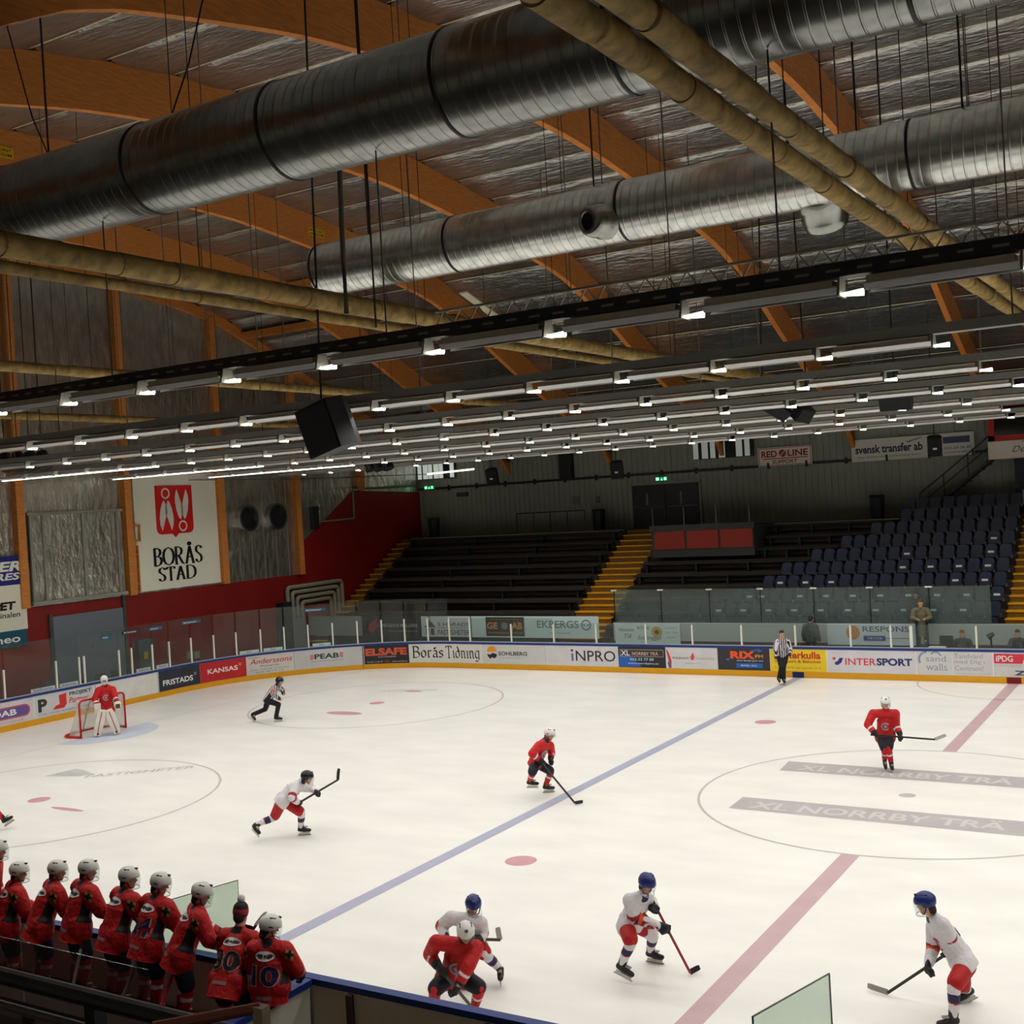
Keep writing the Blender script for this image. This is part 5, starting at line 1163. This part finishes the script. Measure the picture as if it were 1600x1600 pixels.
# goalkeeper
def goalie_extra(root, x, Hd, bvh):
    PADW = mat('pad_white', (222,218,206), .5); PADB = mat('pad_black', (24,22,22), .5)
    for s in 'RL':
        kn, an = x['J']['kn'+s], x['J']['an'+s]; d = (an-kn).normalized(); f = (x['h']-x['h'].dot(d)*d).normalized(); sd = d.cross(f)
        rs = []
        for q, w_, th in ((-.3,.11,.05),(-.12,.15,.07),(.05,.155,.08),(.35,.14,.07),(.48,.13,.06),(.56,.11,.05)):
            c = kn+d*q*(1 if q > 0 else 1)+f*(.13 if q < .5 else .15); rs.append([c-sd*w_-f*th, c+sd*w_-f*th, c+sd*w_*.9+f*th, c-sd*w_*.9+f*th])
        po = G().rings(rs).build('leg_pad', PADW, root)
        o_ = 1 if s == 'R' else -1
        G().obox(kn+d*.15+f*.2, d*.4, sd*.012, f*.012).build('pad_stripe', mat('pad_stripe', (190,60,60), .5), po)
    b_ = x['J']['haR']; G().obox(b_+x['h']*.06-UP*.02, x['rt']*.1, x['h']*.02, UP*.17).build('blocker', PADW, root)
    c_ = x['J']['haL']; g = G(); g.cap(c_, .1, c_-UP*.1+x['h']*.03, .08, x['rt'], 1.3); me = solid(g, .014, 2); go = link('catching_glove', me, PADW, root, True)
    G().obox(c_+x['h']*.09-UP*.06, x['rt']*.07, UP*.07, x['h']*.03).build('glove_pocket', mat('pocket', (70,72,36), .6), go)
    g = G(); g.cap(Hd(0,0,.05), .122, Hd(0,.02,-.05), .1); me = solid(g, .013, 2); mo = link('goalie_mask', me, H_WHITE, root, True)
    G().obox(Hd(0,.12,-.01), Hd(1,0,0)*.06-Hd(0,0,0)*.06, Hd(0,1,0)*.012-Hd(0,0,0)*.012, Hd(0,0,1)*.03-Hd(0,0,0)*.03).build('cage', mat('cage', (120,116,112), .4, .5), mo)
person('goalkeeper in red with big white leg pads in front of the goal', P_['goalie'], (.8,-.6), kit_red(head=None, pants=pantsf('red'), extra=goalie_extra, gloves=None, bulk=1.2), look=(.8,-.6,-.05))
# sticks of the players
def along(n, a, b_, k): A = V3(P_[n][JN.index(a)]); B = V3(P_[n][JN.index(b_)]); return A+(B-A)*k
stick('black hockey stick raised by the player skating left of the blue line', along('attacker','haR','haL',-.1), None, (-10.74,-6.21,1.01), (-10.78,-6.13,1.23))
stick('black hockey stick of the red player at the blue line reaching the ice', along('red_mid','haR','haL',-.1), None, (-6.59,-3.03,.04), (-6.42,-2.96,.06))
stick('dark hockey stick with a grey blade held level in the centre circle', along('red_circle','haR','haL',-.15), None, (.198,2.083,.81), (.415,2.225,.88), (24,24,24), (150,148,140))
stick('pale bladed stick of the white player behind the red one', along('white_back','haR','haL',-.1), None, (-2.835,-12.18,.69), (-2.88,-12.16,.86), (70,62,56), (170,166,158))
stick('red shafted stick of the white player left of the red line', along('white_mid','haL','haR',-.15), None, (-.58,-10.74,.04), (-.51,-10.59,.07), (150,40,44))
stick('dark stick with a grey taped blade of the player at the right edge', along('white_right','haL','haR',-.25), None, (2.09,-10.33,.04), (1.80,-10.28,.06), (44,40,34), (150,146,138))
stick('stick of the crouching red player behind the near boards', along('red_near','haR','haL',-.1), None, V3(P_['red_near'][7])+Vector((.15,.35,-.55)), V3(P_['red_near'][7])+Vector((.35,.5,-.56)), (90,86,84))
# bench players ------------------------------------------------------
def stand(head, h, lean=.22, crouch=0., arms='rail', H=1.78, tw=0.):
    "standing pose from the head position, heading h"
    h = V3((h[0],h[1],0)).normalized(); rt = Vector((h.y,-h.x,0)); hd = V3(head)
    nk = hd-UP*.19-h*.07; pl = nk-UP*(.5-crouch*.05)-h*(lean); 
    gz = pl.z-.92+crouch
    J = dict(head=hd, neck=nk, pel=pl)
    for s, q in (('R',1),('L',-1)):
        sh = nk+rt*q*.2-UP*.055; J['sh'+s] = sh
        if arms == 'rail': J['el'+s] = sh+rt*q*.1-UP*.25+h*.08; J['ha'+s] = sh+rt*q*.04-UP*.42+h*.34
        elif arms == 'down': J['el'+s] = sh+rt*q*.08-UP*.29-h*.02; J['ha'+s] = sh+rt*q*.1-UP*.58+h*.08
        else: J['el'+s] = sh+rt*q*.1-UP*.26+h*.05; J['ha'+s] = sh-rt*q*.1-UP*.3+h*.3
        an = Vector((pl.x,pl.y,gz+.13))+rt*q*.14-h*.02; J['an'+s] = an
        J['kn'+s] = (pl+rt*q*.12+an)/2+h*(.06+crouch*.35)
    return J, gz
RED_GROUP = 'players in red at the home bench'
BL = Vector((.45,.89,0))
LK = Vector((.86,.5,-.12))
def bench_kit(**k): return kit_red(visor='full', **k)
B = [((-9.17,-15.62,2.29), 'leftmost player in red on the bench, cut off by the left edge', dict(arms='down'), (.6,.8), LK, None),
     ((-8.72,-15.62,2.02), 'bench player in red at the left with a dark sleeve in front', dict(lean=.15), BL, LK, None),
     ((-7.89,-15.6,2.13), 'bench player in red, third from the left, white helmet with visor', dict(), BL, LK, None),
     ((-7.24,-15.6,2.21), 'bench player in red, fourth from the left, tallest in the middle', dict(lean=.15), (.3,.95), LK, None),
     ((-6.43,-15.6,2.2), 'bench player in red, fourth from the right', dict(lean=.2), (.25,.97), LK, None),
     ((-5.83,-15.6,2.19), 'bench player in red with a back number, third from the right', dict(lean=.2), (.15,.98), (.85,.45,-.25), '24'),
     ((-5.08,-15.6,2.15), 'bench player in red beside the clear pane, holding a stick upright', dict(lean=.25), (.6,.8), (.8,.5,-.3), None)]
for hdp, lab, kw, hh, lk_, num in B:
    J, gz = stand(hdp, hh, **kw)
    person(lab, J, hh, bench_kit(decals=back_number(num, True), pants=pantsf('navy'), bulk=1.17), RED_GROUP, look=lk_, hem=.2)
J, gz = stand((-4.40,-15.62,1.97), (-.15,.99), lean=.3, crouch=.22, arms='rail')
def toque(root, x, Hd, bvh):
    g = G(); g.cap(Hd(0,-.02,.05), .102, Hd(0,-.02,.085), .098); me = solid(g, .012, 2); o = link('knit_cap', me, [J_BLACK, mat('cap_red', (176,40,44), .8)], root, True)
    for p in me.polygons:
        q = (p.center-Hd(0,0,0)).dot((Hd(0,0,1)-Hd(0,0,0))); p.material_index = 1 if .02 < q < .085 else 0
    g = G(); g.cap(Hd(0,-.02,.2), .05, Hd(0,-.02,.21), .05); g.build('pompom', mat('pompom', (226,222,214), .9), o, True)
person('bench player in red number 30 wearing a knit cap with a white pompom', J, (-.15,.99), kit_red(head=None, hair='short', extra=toque, decals=back_number('30')), RED_GROUP, look=(-.2,.95,-.2), hem=.2)
J, gz = stand((-3.86,-15.68,1.92), (-.3,.95), lean=.05, crouch=.0, arms='rail')
for s, q in (('R',1),('L',-1)):
    J['kn'+s] = J['pel']+Vector((-.3,.3,-.04))+Vector((.95,.3,0))*.12*q; J['an'+s] = J['kn'+s]+Vector((-.06,.05,-.44))
person('bench player in red number 10 sitting on the end of the bench boards', J, (-.3,.95), bench_kit(decals=back_number('10'), bulk=1.15), RED_GROUP, look=(.55,.8,-.3), hem=.16)
J, gz = stand((-9.35,-16.3,2.0), (.8,.6), lean=.1, arms='rail')
person('coach in a dark jacket at the left edge behind the bench', J, (.8,.6), dict(top='jacket', jersey=([J_BLACK], lambda c, x: 0), leg='trousers', trousers=P_BLACK, hair='short', shoes='shoe'), bare=True)
for k, (a, b_, c, col) in enumerate([((-8.0,-15.9,1.15),(-7.6,-16.5,.45),(-7.35,-16.5,.45),(90,60,56)),((-7.1,-15.9,1.3),(-6.75,-16.55,.4),(-6.5,-16.55,.4),(150,150,148)),((-6.0,-15.9,1.3),(-5.95,-16.6,.38),(-5.7,-16.6,.38),(150,150,148)),((-5.3,-15.85,1.4),(-5.25,-16.6,.36),(-5.0,-16.62,.36),(190,40,40))]):
    stick('hockey stick slanting down behind the bench players, %s from the left' % nth(k+1), a, None, b_, c, col)
stick('pale stick blade held upright by the bench player beside the pane', (-5.0,-15.2,1.2), None, (-4.72,-15.05,1.62), (-4.6,-15.0,1.8), (60,56,52), (170,166,160))
stick('black stick blade just right of the bench player beside the pane', (-4.98,-15.3,1.1), None, (-4.9,-15.15,1.62), (-4.75,-15.1,1.58))
# people beyond the far boards
struct(G().box((-8,15.2,-.02),(4,16.78,.35)).build('trim_14', mat('box_floor', (50,46,44), .8)), 'floor of the boxes behind the far boards')
a = thing('wooden_step', 'wooden step under the man in the olive coat', 'step', (-3.1,16.3,.35)); G().box((-3.5,16.05,.35),(-2.7,16.6,.86)).build('body', BROWN, a); G().box((-3.52,16.03,.84),(-2.68,16.62,.88)).build('top_board', BROWN, a)
for x, lab in ((-1.73,'dark chair of the seated official in green'),(.03,'dark chair of the seated official at the right edge')):
    a = thing('chair', lab, 'chair', (x,16.1,.35)); G().box((x-.22,15.9,.62),(x+.22,16.3,.68)).build('seat', BLACK, a); G().box((x-.22,16.32,.62),(x+.22,16.36,1.15)).build('backrest', BLACK, a)
    for px_ in (-.18,.18):
        for py_ in (15.93,16.27): G().box((x+px_-.02,py_-.02,.35),(x+px_+.02,py_+.02,.62)).build('leg', DSTEEL, a)
def civ(top, tr, **k):
    d = dict(top='coat', jersey=([top], lambda c, x: 0), leg='trousers', trousers=tr, hair='short', shoes='shoe'); d.update(k); return d
OLIVE = mat('coat_olive', (104,98,78), .8); DKG = mat('coat_dark', (30,30,34), .8); DKGR = mat('coat_green', (40,48,40), .8)
J, gz = stand((-3.1,16.25,2.5), (.2,-.98), lean=.0, arms='fold')
person('man in an olive coat standing behind the far boards', J, (.2,-.98), civ(OLIVE, DKG, haircol=mat('hair_brown', (90,56,34), .7)), bare=True, look=(.2,-.95,-.15), hem=.45)
def sit(head, h):
    J, gz = stand(head, h, lean=.02, arms='fold'); h = V3((h[0],h[1],0)).normalized()
    for s in 'RL': J['kn'+s] = J['pel']+h*.42+(J['kn'+s]-J['pel']).cross(UP)*0+Vector((h.y,-h.x,0))*(.12 if s == 'R' else -.12); J['an'+s] = J['kn'+s]-UP*.42
    return J
person('official in dark green seated behind the far boards with a hand at the chin', sit((-5.33+3.6,16.0,1.47),(.1,-1)), (.1,-1), civ(DKGR, DKG, hair='long', haircol=mat('hair_brown', (90,56,34), .7)), bare=True, seated=True)
person('official in a dark sweater seated behind the far boards at the right edge', sit((.03,16.0,1.5),(-.1,-1)), (-.1,-1), civ(DKG, DKG), bare=True, seated=True)
J, gz = stand((-7.05,16.35,1.92), (.1,.99), lean=.0, arms='down'); 
person('dark figure behind the glass right of the linesman', J, (.1,.99), civ(mat('coat_grey', (60,68,66), .8), DKG), bare=True)
J = sit((-3.7,18.2,2.6), (-.1,-1))
for s in 'RL': J['an'+s].z = 1.07
person('person in a dark red top seated in the stand behind the man in olive', J, (-.1,-1), civ(mat('top_wine', (52,22,28), .8), DKG), bare=True, seated=True)
a = thing('officials_desk', 'long desk with pale edge behind the far boards', 'desk', (-.5,15.6,.7)); G().box((-2.9,15.4,.98),(3,15.85,1.02)).build('desk_top', mat('desk', (96,40,32), .5), a)
for x in (-2.6,0,2.6): G().box((x-.03,15.45,0),(x+.03,15.8,.98)).build('leg', DSTEEL, a)
a = thing('paper_stack', 'white papers lying on the desk behind the far boards', 'papers', (-2.45,15.6,1.02)); G().box((-2.75,15.42,1.02),(-2.2,15.75,1.09)).build('sheets', WHITEP, a)
a = thing('monitor', 'dark back of a screen on the desk behind the far boards', 'screen', (-2.2,15.75,1.02)); G().box((-2.42,15.72,1.1),(-1.98,15.76,1.45)).build('screen', BLACK, a); G().box((-2.25,15.7,1.02),(-2.15,15.8,1.12)).build('foot', BLACK, a)
a = thing('water_bottle', 'small dark bottle on the desk beside the man in olive', 'bottle', (-2.85,15.6,1.02)); G().tube([(-2.85,15.6,1.02),(-2.85,15.6,1.22),(-2.85,15.6,1.26)], [.045,.045,.02], 10).build('body', mat('bottle', (30,36,60), .3), a); G().tube([(-2.85,15.6,1.26),(-2.85,15.6,1.31)], .02, 8).build('cap', WHITEP, a)
a = thing('desk_lamp', 'dark lamp on the desk beside the seated official at the right', 'lamp', (-.75,15.65,1.02)); G().tube([(-.75,15.65,1.02),(-.75,15.65,1.4)], .03, 8).build('stem', BLACK, a); G().tube([(-.85,15.6,1.42),(-.65,15.65,1.55)], [.1,.06], 10).build('head', BLACK, a)
# goal
a = thing('goal', 'red framed ice hockey goal with a pale net at the left', 'goal', (-26.3,0,0))
GR = mat('goal_red', (190,24,20), .4)
g = G().tube([(-26,-.915,0),(-26,-.915,1.12),(-26,-.87,1.19),(-26,-.8,1.22),(-26,.8,1.22),(-26,.87,1.19),(-26,.915,1.12),(-26,.915,0)], .035, 10); g.build('front_frame', GR, a, True)
pts = [(-26,-.915,.04)]+[(-26.55+.0-.55*math.sin(t), -.95*math.cos(t)*1.05, .04) for t in [PI*k/14 for k in range(15)]]+[(-26,.915,.04)]
G().tube(pts, .04, 8).build('base_frame', GR, a, True)
G().tube([(-26,0,1.22),(-26.45,0,1.2),(-26.7,0,.9),(-27.05,0,.05)], .025, 8).build('centre_brace', mat('brace_grey', (120,118,110), .5), a, True)
m = bpy.data.materials.new('goal_net'); m.use_nodes = True; nt = m.node_tree; bs = nt.nodes['Principled BSDF']; bs.inputs['Base Color'].default_value = (.72,.7,.64,1); bs.inputs['Roughness'].default_value = .8; bs.inputs['Alpha'].default_value = .5; NET = m
rs = []
for q in range(7):
    t_ = q/6; z = 1.2*(1-t_)+.05*t_; dep = .42+.62*t_**1.4
    rs.append([(-26,-.9,z)]+[(-26-dep*min(1,1.25*math.sin(u)), -.93*math.cos(u), z) for u in [PI*k/14 for k in range(1,14)]]+[(-26,.9,z)])
g = G().rings(rs, 0, False, False); g.add(rs[0], [tuple(range(len(rs[0])))]); g.build('net', NET, a, normals=False)
# near bench --------------------------------------------------------
struct(G().box((-14,-16.95,-.02),(-3.8,-15.1,.3)).build('trim_9', mat('bench_floor', (40,26,24), .8)), 'dark raised floor of the players bench')
struct(G().box((-3.7,-16.95,-.02),(6,-15.1,.12)).build('trim_10', mat('bench_floor_b', (60,52,44), .8)), 'floor of the box beside the players bench')
a = thing('bench_partition', 'white partition with a blue top beside the players bench', 'partition', (-3.83,-16.5,0))
G().box((-3.88,-18.0,0),(-3.8,-15.12,1.02)).build('partition_wall', mat('part_white', (206,200,184), .5, noise=.1), a)
G().box((-3.94,-18.0,1.02),(-3.74,-15.14,1.1)).build('top_rail', CAPB, a)
a = thing('players_bench', 'dark long bench behind the players in red', 'bench', (-8.5,-16.4,.3)); G().box((-13,-16.6,.7),(-4.3,-16.2,.76)).build('seat', BROWN, a)
for k in range(5): G().box((-12.6+2*k,-16.5,.3),(-12.5+2*k,-16.3,.7)).build('leg', DSTEEL, a)
g = G()
for x in (-3.2,-1.2,.8,2.8): g.box((x,-15.16,.1),(x+.08,-15.1,1.0))
struct(g.build('trim_11', mat('post_brown', (60,52,44), .6)), 'posts on the back of the near boards')
struct(G().box((-3.75,-15.1,.1),(6,-15.092,1.01)).build('trim_12', mat('inner_board', (214,200,174), .6, noise=.1)), 'grey brown inner face of the near boards')
def pane(label, x, y0, y1, z0, za, zb):
    t = thing('glass_partition', label, 'glass pane', (x,(y0+y1)/2,z0), 'slanted glass partitions at the near boards')
    G().poly([(x,y0,z0),(x,y1,z0),(x,y1,zb),(x,y0,za)], (.012,0,0)).build('pane', GLASSN, t)
    g = G().tube([(x+.006,y0,z0),(x+.006,y0,za),(x+.006,y1,zb),(x+.006,y1,z0)], .009, 6); g.build('pane_edge', GLEDGE, t)
t = thing('glass_partition', 'clear slanted pane rising behind the bench players at the left', 'glass pane', (-5.9,-15,1.1), 'slanted glass partitions at the near boards')
G().poly([(-7.3,-15.04,1.1),(-5.02,-15.04,1.1),(-5.02,-15.04,2.16),(-7.3,-15.04,1.42)], (0,.012,0)).build('pane', GLASSN, t)
G().tube([(-7.3,-15.034,1.1),(-7.3,-15.034,1.42),(-5.02,-15.034,2.16),(-5.02,-15.034,1.1)], .007, 6).build('pane_edge', GLEDGE, t)
pane('clear slanted pane standing at the bottom right in front of the ice', 2.78, -17.1, -15.02, .9, 2.59, 2.165)
G_B = glass('bench_back_glass', (222,210,206), .015)
for k, (x0, x1) in enumerate(((-10.9,-9.05),(-9.0,-6.95),(-6.9,-4.6))):
    tag(G().box((x0,-16.94,.3),(x1,-16.925,1.75)).build('bench_glass', G_B), 'dim glass pane behind the bench players, %s from the left' % nth(k+1), 'glass pane', 'glass panes behind the bench')
# near stand rail
BR = mat('rail_black', (22,20,18), .4)
a = thing('stand_rail', 'black railing crossing the lower left corner', 'railing', (-1,-21,2.5))
G().tube([(-6,-21,3.73),(2.2,-21,3.73)], .06, 12).build('top_bar', BR, a); G().tube([(-6,-21,3.52),(2.2,-21,3.52)], .03, 10).build('lower_bar', mat('rail_grey', (58,54,46), .5), a)
for x in (-2.4,-.36,1.6): G().box((x-.05,-21.05,2.0),(x+.05,-20.95,3.72)).build('post', BR, a)
struct(G().box((-8,-22.6,1.7),(4,-21.2,2.6)).build('trim_13', mat('stand_floor', (34,28,22), .8)), 'dark stepped floor of the near stand')
a = thing('counter_ledge', 'brown ledge with a reddish edge behind the black railing', 'ledge', (-1.5,-21.3,3.3)); G().box((-6,-21.6,3.3),(-.55,-21.15,3.36)).build('board', mat('ledge_brown', (60,44,26), .6), a); G().box((-6,-21.15,3.36),(-.55,-21.1,3.41)).build('edge', mat('ledge_red', (120,70,50), .5), a)
for k in range(2): G().box((-4+2.6*k,-21.5,2.6),(-3.9+2.6*k,-21.2,3.3)).build('leg', DSTEEL, a)
for k, x in enumerate((-1.36,-1.2,-1.0,-.86,-.74)):
    c = thing('paper_cup', 'small pale cup on the brown ledge, %s from the left' % nth(k+1), 'cup', (x,-21.2,3.36), 'cups on the ledge'); G().tube([(x,-21.2,3.36),(x,-21.2,3.43)], [.022,.03], 10).build('cup', mat('cup', (150,140,120), .6), c)
a = thing('wooden_handrail', 'worn red handrail with a beige post below the bench players', 'handrail', (.9,-21,3.8)); G().tube([(.55,-21.3,3.83),(1.06,-20.9,3.88)], .035, 10).build('rail', mat('rail_red', (120,62,48), .6), a); G().box((1.04,-20.95,2.6),(1.12,-20.88,3.9)).build('post', mat('post_beige', (150,132,104), .6), a)
tag(G().tube([(-3.75,-17.9,.85),(-3.0,-17.9,.7),(-1.0,-17.8,.55),(3,-17.8,.5)], .012, 6).build('steel_wire', DSTEEL), 'thin wire strung below the bench partition', 'wire')
